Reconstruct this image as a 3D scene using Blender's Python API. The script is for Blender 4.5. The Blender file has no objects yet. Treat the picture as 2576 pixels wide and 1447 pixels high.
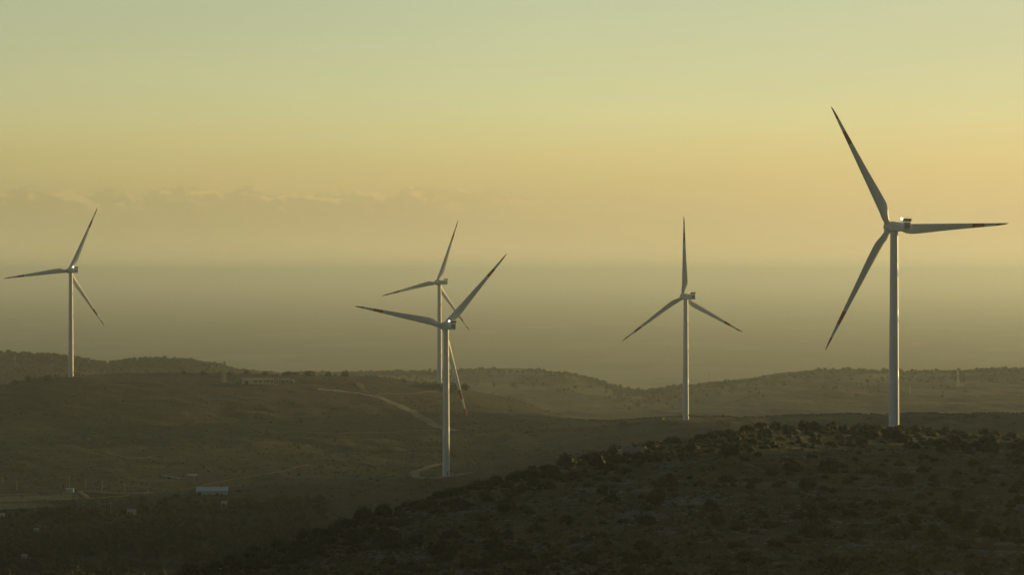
import bpy, bmesh, math, random
import numpy as np

# ------------------------------------------------------------------ scene, camera, world, sun, exposure
sc = bpy.context.scene
COL = sc.collection
F = 5810.0            # focal length in photo units (photo taken as 2576 units wide)
PW, PH, HOR = 2576.0, 1447.0, 686.0     # HOR: eye level; the haze makes the horizon look a little higher
PITCH = math.atan((PH / 2 - HOR) / F)

cam_d = bpy.data.cameras.new("camera")
cam_d.sensor_fit = 'HORIZONTAL'
cam_d.angle = 2 * math.atan(PW / 2 / F)
cam_d.clip_start = 1.0
cam_d.clip_end = 600000.0
cam = bpy.data.objects.new("camera", cam_d)
cam.rotation_euler = (math.pi / 2 - PITCH, 0, 0)
COL.objects.link(cam)
sc.camera = cam

SUN_EL, SUN_AZ = math.radians(5.0), math.radians(57.0)
SUN_STRENGTH = 4.2
SUN_COLOR = (1.0, 0.74, 0.30)
SKY_STRENGTH = 0.14
HAZE_DENSITY = 8.6e-5
HAZE_COLOR = (0.72, 0.785, 0.79)
HAZE_ANISO = 0.40
EXPOSURE = 0.0
VEIL_L, VEIL_R = (0.42, 0.365, 0.165), (0.77, 0.575, 0.255)
TINT_LOW, TINT_HIGH = (1.05, 1.04, 1.04), (1.36, 1.22, 0.95)
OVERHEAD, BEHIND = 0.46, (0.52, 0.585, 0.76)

world = bpy.data.worlds.new("World")
sc.world = world
world.use_nodes = True


def build_world():
    nt = world.node_tree
    N, L = nt.nodes, nt.links
    bg = N['Background']
    bg.inputs['Strength'].default_value = SKY_STRENGTH
    sky = N.new('ShaderNodeTexSky')
    sky.sky_type = 'NISHITA'
    sky.sun_disc = False
    sky.sun_elevation = SUN_EL
    sky.sun_rotation = SUN_AZ
    sky.air_density = 1.0
    sky.dust_density = 0.3
    sky.ozone_density = 1.0
    # a far bank of cumulus low over the plain, left of the turbines
    tc = N.new('ShaderNodeTexCoord')
    sep = N.new('ShaderNodeSeparateXYZ')
    L.new(tc.outputs['Generated'], sep.inputs[0])

    def m(op, a, b=None, c=None):
        n = N.new('ShaderNodeMath')
        n.operation = op
        for i, v in enumerate((a, b, c)):
            if v is None:
                continue
            if isinstance(v, (int, float)):
                n.inputs[i].default_value = v
            else:
                L.new(v, n.inputs[i])
        return n.outputs[0]

    def ramp(v, lo, hi, t0=0.0, t1=1.0):
        n = N.new('ShaderNodeMapRange')
        n.interpolation_type = 'SMOOTHSTEP'
        L.new(v, n.inputs['Value'])
        n.inputs['From Min'].default_value = lo
        n.inputs['From Max'].default_value = hi
        n.inputs['To Min'].default_value = t0
        n.inputs['To Max'].default_value = t1
        return n.outputs['Result']

    az = m('ARCTAN2', sep.outputs[0], sep.outputs[1])
    el = m('ARCSINE', sep.outputs[2])

    def noise(sx, sy, ox, oy, detail, rough):
        cb = N.new('ShaderNodeCombineXYZ')
        L.new(m('MULTIPLY_ADD', az, sx, ox), cb.inputs[0])
        L.new(m('MULTIPLY_ADD', el, sy, oy), cb.inputs[1])
        n = N.new('ShaderNodeTexNoise')
        n.inputs['Scale'].default_value = 1.0
        n.inputs['Detail'].default_value = detail
        n.inputs['Roughness'].default_value = rough
        L.new(cb.outputs[0], n.inputs['Vector'])
        return n.outputs['Fac']
    n1 = noise(85, 150, 3.1, 1.7, 5.0, 0.52)
    n2 = noise(85, 150, 3.1 + 0.20, 1.7 + 0.28, 5.0, 0.52)
    big = noise(19, 19, 7.3, 2.2, 3.0, 0.6)
    # height of the cloud tops above the horizon, lumpy
    top = m('MULTIPLY_ADD', big, 0.0135, 0.0290)
    prof = m('SUBTRACT', top, el)                       # >0 below the tops
    dens = m('ADD', m('MULTIPLY', prof, 260.0), m('MULTIPLY', m('SUBTRACT', n1, 0.5), 5.0))
    body = ramp(dens, 0.0, 0.30)
    low = ramp(el, 0.012, 0.032)                         # dissolves into the haze below
    side = m('MULTIPLY', ramp(az, 0.045, -0.06), ramp(az, -0.6, -0.3))
    mask = m('MULTIPLY', m('MULTIPLY', body, low), side)
    lit = ramp(m('SUBTRACT', n1, n2), 0.0, 0.13)        # sun side of every lump
    litc = m('MULTIPLY', lit, ramp(prof, 0.0125, 0.003))
    shade = N.new('ShaderNodeMix')
    shade.data_type = 'RGBA'
    L.new(litc, shade.inputs['Factor'])
    shade.inputs[6].default_value = (0.918, 0.922, 0.936, 1)
    shade.inputs[7].default_value = (1.09, 1.045, 1.04, 1)
    fac = N.new('ShaderNodeMix')
    fac.data_type = 'RGBA'
    L.new(mask, fac.inputs['Factor'])
    fac.inputs[6].default_value = (1, 1, 1, 1)
    L.new(shade.outputs[2], fac.inputs[7])
    # faint long streaks of high cloud
    st = noise(6, 70, 0.4, 0.9, 4.0, 0.55)
    stv = ramp(st, 0.36, 0.68, 0.992, 1.010)
    mul = N.new('ShaderNodeMix')
    mul.data_type = 'RGBA'
    mul.blend_type = 'MULTIPLY'
    mul.inputs['Factor'].default_value = 1.0
    # dusty evening air: a golden veil along the horizon, brighter towards the sun,
    # plus an added dimming of the unseen sky overhead and behind, lowering ambient light
    def colmix(f, a, b, blend='MIX'):
        n = N.new('ShaderNodeMix')
        n.data_type = 'RGBA'
        n.blend_type = blend
        if isinstance(f, float):
            n.inputs['Factor'].default_value = f
        else:
            L.new(f, n.inputs['Factor'])
        for i, v in ((6, a), (7, b)):
            if isinstance(v, tuple):
                n.inputs[i].default_value = (*v, 1)
            else:
                L.new(v, n.inputs[i])
        return n.outputs[2]
    def lin(v, lo, hi):
        n = N.new('ShaderNodeMapRange')
        L.new(v, n.inputs['Value'])
        n.inputs['From Min'].default_value = lo
        n.inputs['From Max'].default_value = hi
        return n.outputs['Result']
    k = 1.0 / SKY_STRENGTH
    veil = colmix(lin(az, -0.30, 0.30), tuple(v * k for v in VEIL_L), tuple(v * k for v in VEIL_R))
    tint = colmix(lin(el, 0.015, 0.13), TINT_LOW, TINT_HIGH)
    tinted = colmix(1.0, sky.outputs[0], tint, 'MULTIPLY')
    tinted = colmix(1.0, tinted, colmix(lin(az, 0.02, 0.25), (1.0, 1.0, 1.0), (0.91, 0.88, 0.89)), 'MULTIPLY')
    air = colmix(ramp(el, 0.075, 0.020), tinted, veil)
    glow = N.new('ShaderNodeVectorMath')
    glow.operation = 'SCALE'
    L.new(air, glow.inputs[0])
    L.new(ramp(el, 0.022, 0.002, 1.0, 1.12), glow.inputs['Scale'])
    air = glow.outputs[0]
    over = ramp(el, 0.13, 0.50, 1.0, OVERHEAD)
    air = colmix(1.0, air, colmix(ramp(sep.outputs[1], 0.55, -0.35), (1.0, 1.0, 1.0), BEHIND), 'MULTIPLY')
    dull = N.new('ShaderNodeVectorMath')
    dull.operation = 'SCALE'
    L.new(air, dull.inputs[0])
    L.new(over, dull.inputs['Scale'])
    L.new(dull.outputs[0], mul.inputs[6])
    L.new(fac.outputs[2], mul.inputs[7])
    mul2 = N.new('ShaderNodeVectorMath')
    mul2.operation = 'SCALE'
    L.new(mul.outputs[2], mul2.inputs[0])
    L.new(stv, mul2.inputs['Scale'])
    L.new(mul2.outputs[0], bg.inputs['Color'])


build_world()

sun_d = bpy.data.lights.new("sun", 'SUN')
sun_d.energy = SUN_STRENGTH
sun_d.color = SUN_COLOR
sun_d.angle = math.radians(0.53)
sun = bpy.data.objects.new("sun", sun_d)
COL.objects.link(sun)
sun.rotation_euler = (math.pi / 2 - SUN_EL, 0, -SUN_AZ + math.pi)

sc.render.engine = 'CYCLES'
sc.view_settings.view_transform = 'Standard'
sc.view_settings.look = 'None'
sc.view_settings.exposure = EXPOSURE
sc.view_settings.gamma = 1.0
sc.view_settings.use_curve_mapping = False
cy = sc.cycles
cy.max_bounces = 6
cy.diffuse_bounces = 3
cy.glossy_bounces = 2
cy.volume_bounces = 1
cy.use_denoising = True
cy.sample_clamp_indirect = 4.0

rng = np.random.RandomState(7)
random.seed(11)


# ------------------------------------------------------------------ helpers
def tag(o, label=None, cat=None, group=None, kind=None):
    if label:
        o['label'] = label
    if cat:
        o['category'] = cat
    if group:
        o['group'] = group
    if kind:
        o['kind'] = kind
    return o


def mesh_np(name, V, faces, mats=(), mi=None, smooth=False):
    """mesh from numpy vertices and a list of (n,k) face arrays"""
    if not isinstance(faces, (list, tuple)):
        faces = [faces]
    me = bpy.data.meshes.new(name)
    V = np.asarray(V, np.float32)
    me.vertices.add(len(V))
    me.vertices.foreach_set('co', V.ravel())
    loops = np.concatenate([np.asarray(f, np.int32).ravel() for f in faces])
    tot = np.concatenate([np.full(len(f), np.asarray(f).shape[1], np.int32) for f in faces])
    start = np.concatenate([[0], np.cumsum(tot)[:-1]]).astype(np.int32)
    me.loops.add(len(loops))
    me.loops.foreach_set('vertex_index', loops)
    me.polygons.add(len(tot))
    me.polygons.foreach_set('loop_start', start)
    me.polygons.foreach_set('loop_total', tot)
    if smooth:
        me.polygons.foreach_set('use_smooth', np.ones(len(tot), bool))
    for m in mats:
        me.materials.append(m)
    if mi is not None:
        me.polygons.foreach_set('material_index', np.asarray(mi, np.int32))
    me.update(calc_edges=True)
    me.validate()
    return me


def link(name, me, parent=None, loc=None, rot=None):
    o = bpy.data.objects.new(name, me)
    COL.objects.link(o)
    if parent:
        o.parent = parent
    if loc is not None:
        o.location = loc
    if rot is not None:
        o.rotation_euler = rot
    return o


def empty(name, loc=(0, 0, 0), rz=0.0):
    o = bpy.data.objects.new(name, None)
    o.empty_display_size = 0.5
    o.location = loc
    o.rotation_euler = (0, 0, rz)
    COL.objects.link(o)
    return o


class MB:
    """collects boxes, bars, lathes into one mesh"""

    def __init__(s):
        s.bm = bmesh.new()

    def box(s, c, d, bevel=0.0, rz=0.0, taper=1.0):
        r = bmesh.ops.create_cube(s.bm, size=1.0)
        vs = r['verts']
        for v in vs:
            k = taper if v.co.z > 0 else 1.0
            x, y, z = v.co.x * d[0] * k, v.co.y * d[1] * k, v.co.z * d[2]
            cr, sr = math.cos(rz), math.sin(rz)
            v.co = (c[0] + x * cr - y * sr, c[1] + x * sr + y * cr, c[2] + z)
        if bevel:
            es = list({e for v in vs for e in v.link_edges})
            bmesh.ops.bevel(s.bm, geom=es, offset=bevel, segments=2, affect='EDGES', profile=0.5)
        return s

    def bar(s, a, b, r, n=6, r2=None):
        from mathutils import Vector
        a, b = Vector(a), Vector(b)
        d = b - a
        q = d.to_track_quat('Z', 'Y')
        r2 = r if r2 is None else r2
        ring = []
        for p, rr in ((a, r), (b, r2)):
            ring.append([s.bm.verts.new(p + q @ Vector((rr * math.cos(2 * math.pi * k / n), rr * math.sin(2 * math.pi * k / n), 0))) for k in range(n)])
        for k in range(n):
            s.bm.faces.new((ring[0][k], ring[0][(k + 1) % n], ring[1][(k + 1) % n], ring[1][k]))
        s.bm.faces.new(ring[0][::-1])
        s.bm.faces.new(ring[1])
        return s

    def loft(s, sections, close=True):
        """sections: list of equal length point loops"""
        rings = [[s.bm.verts.new(p) for p in sec] for sec in sections]
        n = len(rings[0])
        for a, b in zip(rings[:-1], rings[1:]):
            for k in range(n):
                s.bm.faces.new((a[k], a[(k + 1) % n], b[(k + 1) % n], b[k]))
        if close:
            s.bm.faces.new(rings[0][::-1])
            s.bm.faces.new(rings[-1])
        return s

    def quad(s, pts):
        s.bm.faces.new([s.bm.verts.new(p) for p in pts])
        return s

    def mesh(s, name, mats, smooth=False, angle=None):
        me = bpy.data.meshes.new(name)
        bmesh.ops.recalc_face_normals(s.bm, faces=s.bm.faces[:])
        if smooth:
            for f in s.bm.faces:
                f.smooth = True
            if angle:
                for e in s.bm.edges:
                    if len(e.link_faces) == 2 and e.calc_face_angle(0) > angle:
                        e.smooth = False
        s.bm.to_mesh(me)
        s.bm.free()
        for m in (mats if isinstance(mats, (list, tuple)) else [mats]):
            me.materials.append(m)
        return me

    def obj(s, name, mats, parent=None, smooth=False, angle=None, loc=None, rot=None):
        return link(name, s.mesh(name, mats, smooth, angle), parent, loc, rot)


# ------------------------------------------------------------------ materials
def new_mat(name, color, rough=0.7, metal=0.0, spec=0.3, var=0.0, scale=1.0, dirt=None):
    """principled with a noise-varied base colour"""
    m = bpy.data.materials.new(name)
    m.use_nodes = True
    N, L = m.node_tree.nodes, m.node_tree.links
    p = N['Principled BSDF']
    p.inputs['Roughness'].default_value = rough
    p.inputs['Metallic'].default_value = metal
    p.inputs['Specular IOR Level'].default_value = spec
    c = (*color, 1)
    if var:
        tc = N.new('ShaderNodeTexCoord')
        n = N.new('ShaderNodeTexNoise')
        n.inputs['Scale'].default_value = scale
        n.inputs['Detail'].default_value = 5
        L.new(tc.outputs['Object'], n.inputs['Vector'])
        mx = N.new('ShaderNodeMix')
        mx.data_type = 'RGBA'
        L.new(n.outputs['Fac'], mx.inputs['Factor'])
        d = dirt or tuple(v * (1 - var) for v in color)
        mx.inputs[6].default_value = (*d, 1)
        mx.inputs[7].default_value = (*[min(1, v * (1 + var)) for v in color], 1)
        L.new(mx.outputs[2], p.inputs['Base Color'])
    else:
        p.inputs['Base Color'].default_value = c
    return m


def emit_mat(name, color, strength):
    m = bpy.data.materials.new(name)
    m.use_nodes = True
    p = m.node_tree.nodes['Principled BSDF']
    p.inputs['Base Color'].default_value = (*color, 1)
    p.inputs['Emission Color'].default_value = (*color, 1)
    p.inputs['Emission Strength'].default_value = strength
    return m


M = {}
M['white'] = new_mat('turbine_white', (0.60, 0.615, 0.625), 0.42, var=0.05, scale=0.25)
M['red'] = new_mat('blade_red', (0.33, 0.075, 0.055), 0.45, var=0.08, scale=0.4)
M['grey'] = new_mat('dark_grey_metal', (0.06, 0.06, 0.06), 0.6, var=0.15, scale=2)
M['mesh'] = new_mat('cooler_mesh', (0.09, 0.08, 0.05), 0.6, var=0.2, scale=3)
M['logo'] = new_mat('logo_grey', (0.22, 0.24, 0.24), 0.5)
M['flash'] = emit_mat('flash_white', (1.0, 0.97, 0.9), 9.0)
M['redlamp'] = emit_mat('lamp_red', (1.0, 0.16, 0.10), 1.6)
M['lampoff'] = new_mat('lamp_glass', (0.5, 0.5, 0.5), 0.2)
M['galv'] = new_mat('galvanised', (0.55, 0.53, 0.48), 0.55, var=0.12, scale=0.6)
M['concrete'] = new_mat('concrete', (0.36, 0.35, 0.32), 0.85, var=0.15, scale=0.5)
M['plaster'] = new_mat('pink_plaster', (0.52, 0.40, 0.32), 0.9, var=0.14, scale=0.4)
M['opening'] = new_mat('dark_opening', (0.025, 0.024, 0.022), 0.6)
M['cream'] = new_mat('cream_paint', (0.36, 0.34, 0.30), 0.8, var=0.1, scale=0.5)
M['greenpaint'] = new_mat('green_paint', (0.16, 0.24, 0.18), 0.7, var=0.15, scale=0.6)
M['bluewhite'] = new_mat('blue_white_sheet', (0.34, 0.42, 0.46), 0.45, var=0.1, scale=0.6)
M['whitewall'] = new_mat('white_wall', (0.36, 0.36, 0.35), 0.8, var=0.1, scale=0.4)
M['orange'] = new_mat('orange_paint', (0.75, 0.26, 0.03), 0.6)
M['yellow'] = new_mat('yellow_paint', (0.80, 0.52, 0.10), 0.6, var=0.1, scale=1)
M['stone'] = new_mat('ruin_stone', (0.30, 0.29, 0.27), 0.95, var=0.35, scale=1.4)
M['wood'] = new_mat('pole_wood', (0.30, 0.26, 0.20), 0.9, var=0.15, scale=1)
M['bark'] = new_mat('bark', (0.10, 0.08, 0.06), 0.95, var=0.2, scale=2)
M['rock'] = new_mat('limestone', (0.19, 0.19, 0.18), 0.95, var=0.3, scale=0.6)
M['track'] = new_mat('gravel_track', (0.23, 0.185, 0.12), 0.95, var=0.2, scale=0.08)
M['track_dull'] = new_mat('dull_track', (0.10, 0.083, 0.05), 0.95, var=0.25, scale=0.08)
M['pad'] = new_mat('pad_gravel', (0.15, 0.125, 0.08), 0.95, var=0.3, scale=0.1)
M['mast'] = new_mat('mast_steel', (0.62, 0.50, 0.32), 0.6, var=0.15, scale=0.5)
M['carpaint'] = new_mat('car_white', (0.75, 0.75, 0.73), 0.3)
M['glass'] = new_mat('dark_glass', (0.03, 0.035, 0.04), 0.1, spec=0.6)
M['tyre'] = new_mat('tyre', (0.03, 0.03, 0.03), 0.9)


def leaf_mat(name, c1, c2, scale):
    m = bpy.data.materials.new(name)
    m.use_nodes = True
    N, L = m.node_tree.nodes, m.node_tree.links
    p = N['Principled BSDF']
    p.inputs['Roughness'].default_value = 0.75
    p.inputs['Specular IOR Level'].default_value = 0.15
    oi = N.new('ShaderNodeObjectInfo')
    geo = N.new('ShaderNodeNewGeometry')
    n = N.new('ShaderNodeTexNoise')
    n.inputs['Scale'].default_value = scale
    n.inputs['Detail'].default_value = 3
    L.new(geo.outputs['Position'], n.inputs['Vector'])
    ad = N.new('ShaderNodeMath')
    ad.operation = 'MULTIPLY_ADD'
    L.new(oi.outputs['Random'], ad.inputs[0])
    ad.inputs[1].default_value = 0.5
    L.new(n.outputs['Fac'], ad.inputs[2])
    sb = N.new('ShaderNodeMath')
    sb.operation = 'SUBTRACT'
    L.new(ad.outputs[0], sb.inputs[0])
    sb.inputs[1].default_value = 0.25
    mx = N.new('ShaderNodeMix')
    mx.data_type = 'RGBA'
    mx.clamp_factor = True
    L.new(sb.outputs[0], mx.inputs['Factor'])
    mx.inputs[6].default_value = (*c1, 1)
    mx.inputs[7].default_value = (*c2, 1)
    L.new(mx.outputs[2], p.inputs['Base Color'])
    return m


M['leaf'] = leaf_mat('shrub_leaves', (0.028, 0.028, 0.009), (0.050, 0.046, 0.016), 0.35)
M['leaf_far'] = leaf_mat('far_tree_leaves', (0.045, 0.050, 0.018), (0.075, 0.076, 0.028), 0.05)
M['scrub'] = leaf_mat('low_scrub_leaves', (0.080, 0.076, 0.030), (0.130, 0.118, 0.050), 0.3)
M['drygrass'] = leaf_mat('dry_tuft', (0.060, 0.050, 0.023), (0.105, 0.085, 0.040), 0.2)


def ground_mat():
    m = bpy.data.materials.new('hill_ground')
    m.use_nodes = True
    N, L = m.node_tree.nodes, m.node_tree.links
    p = N['Principled BSDF']
    p.inputs['Roughness'].default_value = 0.95
    p.inputs['Specular IOR Level'].default_value = 0.1
    geo = N.new('ShaderNodeNewGeometry')
    sep = N.new('ShaderNodeSeparateXYZ')
    L.new(geo.outputs['Position'], sep.inputs[0])

    def noise(scale, detail=6, rough=0.6, vec=None, dist=0.0):
        n = N.new('ShaderNodeTexNoise')
        n.inputs['Scale'].default_value = scale
        n.inputs['Detail'].default_value = detail
        n.inputs['Roughness'].default_value = rough
        n.inputs['Distortion'].default_value = dist
        L.new(vec or geo.outputs['Position'], n.inputs['Vector'])
        return n.outputs['Fac']

    def ramp(v, lo, hi):
        n = N.new('ShaderNodeMapRange')
        n.interpolation_type = 'SMOOTHSTEP'
        L.new(v, n.inputs['Value'])
        n.inputs['From Min'].default_value = lo
        n.inputs['From Max'].default_value = hi
        return n.outputs['Result']

    def mix(f, a, b):
        n = N.new('ShaderNodeMix')
        n.data_type = 'RGBA'
        L.new(f, n.inputs['Factor'])
        for i, v in ((6, a), (7, b)):
            if isinstance(v, tuple):
                n.inputs[i].default_value = (*v, 1)
            else:
                L.new(v, n.inputs[i])
        return n.outputs[2]

    def math_(op, a, b=0.0, c=0.0):
        n = N.new('ShaderNodeMath')
        n.operation = op
        for i, v in enumerate((a, b, c)):
            if isinstance(v, (int, float)):
                n.inputs[i].default_value = v
            else:
                L.new(v, n.inputs[i])
        return n.outputs[0]
    att = N.new('ShaderNodeAttribute')
    att.attribute_name = 'rocky'
    # base: dry maquis soil / grass / low scrub
    col = mix(ramp(noise(0.02), 0.38, 0.64), (0.034, 0.032, 0.0125), (0.054, 0.046, 0.020))
    col = mix(ramp(noise(0.11, 7, 0.65), 0.41, 0.58), col, (0.034, 0.035, 0.015))
    # contour banding: old terraces with rows of scrub between grass strips
    zz = math_('ADD', math_('MULTIPLY', sep.outputs[2], 0.9), math_('MULTIPLY', noise(0.012, 4), 22.0))
    band = math_('SINE', math_('MULTIPLY', zz, 2.6))
    band = math_('MULTIPLY', ramp(band, 0.1, 0.9), ramp(noise(0.03, 5), 0.42, 0.6))
    col = mix(math_('MULTIPLY', band, 0.7), col, (0.070, 0.062, 0.026))
    # far hills paler in patches, haze brightness put into the colour
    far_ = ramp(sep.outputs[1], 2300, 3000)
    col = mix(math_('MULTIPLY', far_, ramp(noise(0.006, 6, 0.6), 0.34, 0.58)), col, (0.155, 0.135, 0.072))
    # fine mottling
    col = mix(math_('MULTIPLY', ramp(noise(0.7, 6, 0.7), 0.5, 0.7), 0.4), col, (0.030, 0.030, 0.014))
    # dense low scrub carpets most of the near hill
    col = mix(math_('MULTIPLY', att.outputs['Fac'], ramp(noise(0.16, 6, 0.7), 0.30, 0.50)), col, (0.078, 0.073, 0.029))
    # bare limestone on the rocky plateau
    rk = math_('MULTIPLY', ramp(noise(0.055, 8, 0.72, dist=0.6), 0.535, 0.585), att.outputs['Fac'])
    rk = math_('MULTIPLY', rk, ramp(noise(0.9, 5, 0.7), 0.36, 0.56))
    col = mix(rk, col, mix(noise(1.5, 5), (0.09, 0.09, 0.083), (0.21, 0.21, 0.20)))
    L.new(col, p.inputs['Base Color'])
    return m


def plain_mat():
    m = bpy.data.materials.new('plain_ground')
    m.use_nodes = True
    N, L = m.node_tree.nodes, m.node_tree.links
    p = N['Principled BSDF']
    p.inputs['Roughness'].default_value = 0.9
    p.inputs['Specular IOR Level'].default_value = 0.1
    geo = N.new('ShaderNodeNewGeometry')
    mp = N.new('ShaderNodeMapping')
    mp.inputs['Rotation'].default_value = (0, 0, 0.35)
    mp.inputs['Scale'].default_value = (1 / 330, 1 / 620, 1)
    L.new(geo.outputs['Position'], mp.inputs['Vector'])
    v = N.new('ShaderNodeTexVoronoi')
    v.distance = 'CHEBYCHEV'
    v.inputs['Scale'].default_value = 1.0
    L.new(mp.outputs[0], v.inputs['Vector'])
    cr = N.new('ShaderNodeValToRGB')
    cr.color_ramp.interpolation = 'CONSTANT'
    es = cr.color_ramp.elements
    es[0].color = (0.083, 0.086, 0.053, 1)
    es[1].position = 0.4
    es[1].color = (0.120, 0.116, 0.071, 1)
    e = es.new(0.62)
    e.color = (0.060, 0.075, 0.041, 1)
    e = es.new(0.8)
    e.color = (0.195, 0.180, 0.128, 1)
    sp = N.new('ShaderNodeSeparateColor')
    L.new(v.outputs['Color'], sp.inputs[0])
    L.new(sp.outputs[0], cr.inputs[0])
    n = N.new('ShaderNodeTexNoise')
    n.inputs['Scale'].default_value = 0.0009
    n.inputs['Detail'].default_value = 8
    L.new(geo.outputs['Position'], n.inputs['Vector'])
    mx = N.new('ShaderNodeMix')
    mx.data_type = 'RGBA'
    L.new(n.outputs['Fac'], mx.inputs['Factor'])
    L.new(cr.outputs[0], mx.inputs[6])
    mx.inputs[7].default_value = (0.090, 0.094, 0.060, 1)
    L.new(mx.outputs[2], p.inputs['Base Color'])
    return m


M['ground'] = ground_mat()
M['plain'] = plain_mat()


# ------------------------------------------------------------------ terrain
def vnoise(x, y, seed):
    xi, yi = np.floor(x).astype(np.int64), np.floor(y).astype(np.int64)
    xf, yf = x - xi, y - yi
    u, v = xf * xf * (3 - 2 * xf), yf * yf * (3 - 2 * yf)

    def h(a, b):
        n = (a * 374761393 + b * 668265263 + seed * 974634777) & 0xffffffff
        n = ((n ^ (n >> 13)) * 1274126177) & 0xffffffff
        return ((n ^ (n >> 16)) & 0xffff) / 65535.0
    return (h(xi, yi) * (1 - u) + h(xi + 1, yi) * u) * (1 - v) + (h(xi, yi + 1) * (1 - u) + h(xi + 1, yi + 1) * u) * v


def fbm(x, y, seed, oct=4):
    s, a, t = 0, 1.0, 0
    for k in range(oct):
        s = s + a * (vnoise(x, y, seed + k * 17) - 0.5)
        t += a
        a *= 0.5
        x, y = x * 2.03 + 3.7, y * 2.03 + 1.3
    return s / t * 2


xs = np.concatenate([np.linspace(-5200, -420, 80, endpoint=False), np.linspace(-420, 3000, 800, endpoint=False), np.linspace(3000, 8600, 90)])
ds = np.concatenate([np.arange(15, 360, 12.0), np.arange(360, 1000, 2.2), np.arange(1000, 2120, 3.6), np.arange(2120, 2600, 12.0),
                     np.arange(2600, 3620, 5.0), np.arange(3620, 5600, 45.0)])


def poly(pts):
    p = np.array(pts, float)
    return p[:, 0], p[:, 1:]


def ln(px, v, soft=40.0):
    """piecewise-linear in xs, softened"""
    o = np.zeros_like(xs)
    for k in np.linspace(-1, 1, 9):
        o += np.interp(xs + k * soft, px, v)
    return o / 9


nodes = []            # (d, z) arrays over xs


def node_y(pts, soft=30.0):
    px, v = poly(pts)
    y, d = ln(px, v[:, 0], soft), ln(px, v[:, 1], soft)
    nodes.append((d, (HOR - y) / F * d))


def node_z(pts, soft=80.0):
    px, v = poly(pts)
    nodes.append((ln(px, v[:, 1], soft), ln(px, v[:, 0], soft)))


CREST = [(-5200, 3000, 215), (-600, 1700, 330), (0, 1590, 410), (300, 1502, 470), (430, 1459, 500), (640, 1396, 545), (800, 1339, 580), (1000, 1278, 625),
         (1100, 1251, 650), (1300, 1203, 695), (1420, 1165, 720), (1560, 1138, 755), (1640, 1122, 775), (1750, 1102, 800),
         (1860, 1086, 825), (1960, 1078, 850), (2100, 1077, 870), (2246, 1079, 885), (2400, 1091, 890), (2576, 1108, 880), (2900, 1130, 870), (8600, 1140, 860)]
node_z([(-5200, -70, 15), (8600, -66, 15)])
node_z([(-5200, -66, 120), (600, -63, 150), (8600, -62, 150)])
cx_, cv_ = poly(CREST)
dcr = ln(cx_, cv_[:, 1], 30)
ycr = ln(cx_, cv_[:, 0], 30)
nodes.append((dcr * 0.60, np.full_like(xs, -58.0)))
nodes.append((dcr, (HOR - ycr) / F * dcr))
px = np.array([-5200, 430, 1100, 1400, 1725, 1960, 2246, 2576, 8600.])
nodes.append((dcr + ln(px, np.array([170, 170, 170, 170, 140, 110, 90, 90, 90.])),
              ln(px, np.array([-122, -121, -121, -116, -107, -91, -79, -83, -84.]))))
node_y([(-5200, 1230, 1250), (430, 1231, 1250), (800, 1222, 1270), (1000, 1212, 1300), (1122, 1202, 1316), (1400, 1187, 1330), (1725, 1146, 1350), (2246, 1128, 1250),
        (2576, 1127, 1200), (8600, 1127, 1200)])
node_y([(-5200, 1085, 1580), (430, 1085, 1580), (800, 1088, 1600), (1122, 1098, 1600), (1330, 1084, 1625), (1500, 1071, 1635), (1719, 1059, 1615), (1900, 1052, 1600),
        (2246, 1050, 1500), (2576, 1048, 1430), (8600, 1048, 1430)])
node_y([(-5200, 980, 1850), (-300, 985, 1850), (0, 978, 1850), (60, 960, 1860), (130, 950, 1872), (200, 948, 1885), (300, 942, 1900), (450, 940, 1920), (620, 940, 1940), (760, 943, 1960), (900, 949, 1980),
        (1000, 958, 1990), (1100, 970, 2000), (1180, 981, 2020), (1300, 1012, 2030), (1400, 1046, 2030), (1500, 1076, 2010), (1725, 1110, 2000),
        (2246, 1120, 1900), (8600, 1120, 1900)])
node_z([(-5200, -148, 2450), (200, -150, 2450), (700, -165, 2450), (1400, -168, 2450), (2600, -165, 2420), (8600, -165, 2420)])
node_y([(-5200, 985, 2780), (200, 985, 2780), (600, 1000, 2850), (1600, 1018, 2900), (2000, 990, 2950), (8600, 985, 2950)], 80)
node_y([(-5200, 890, 3000), (0, 892, 3000), (100, 896, 3000), (180, 902, 3000), (240, 916, 3000), (268, 921, 3020), (300, 917, 3050), (350, 911, 3050), (450, 910, 3050), (520, 918, 3050), (600, 934, 3100), (700, 944, 3200),
        (760, 943, 3350), (900, 940, 3400), (1100, 939, 3400), (1250, 931, 3400), (1350, 934, 3400), (1440, 945, 3350), (1500, 963, 3300), (1560, 982, 3250), (1610, 992, 3250),
        (1680, 986, 3250), (1750, 972, 3300), (1850, 961, 3350), (1950, 946, 3400), (2050, 937, 3450), (2130, 933, 3450), (2250, 937, 3450), (2300, 940, 3450), (2400, 936, 3450),
        (2576, 931, 3450), (8600, 925, 3450)], 14)
node_z([(-5200, -245, 4300), (8600, -245, 4300)])
node_z([(-5200, -303, 5300), (8600, -303, 5300)])
node_z([(-5200, -303.5, 6000), (8600, -303.5, 6000)])
ND = np.array([n[0] for n in nodes])
NZ = np.array([n[1] for n in nodes])


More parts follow.
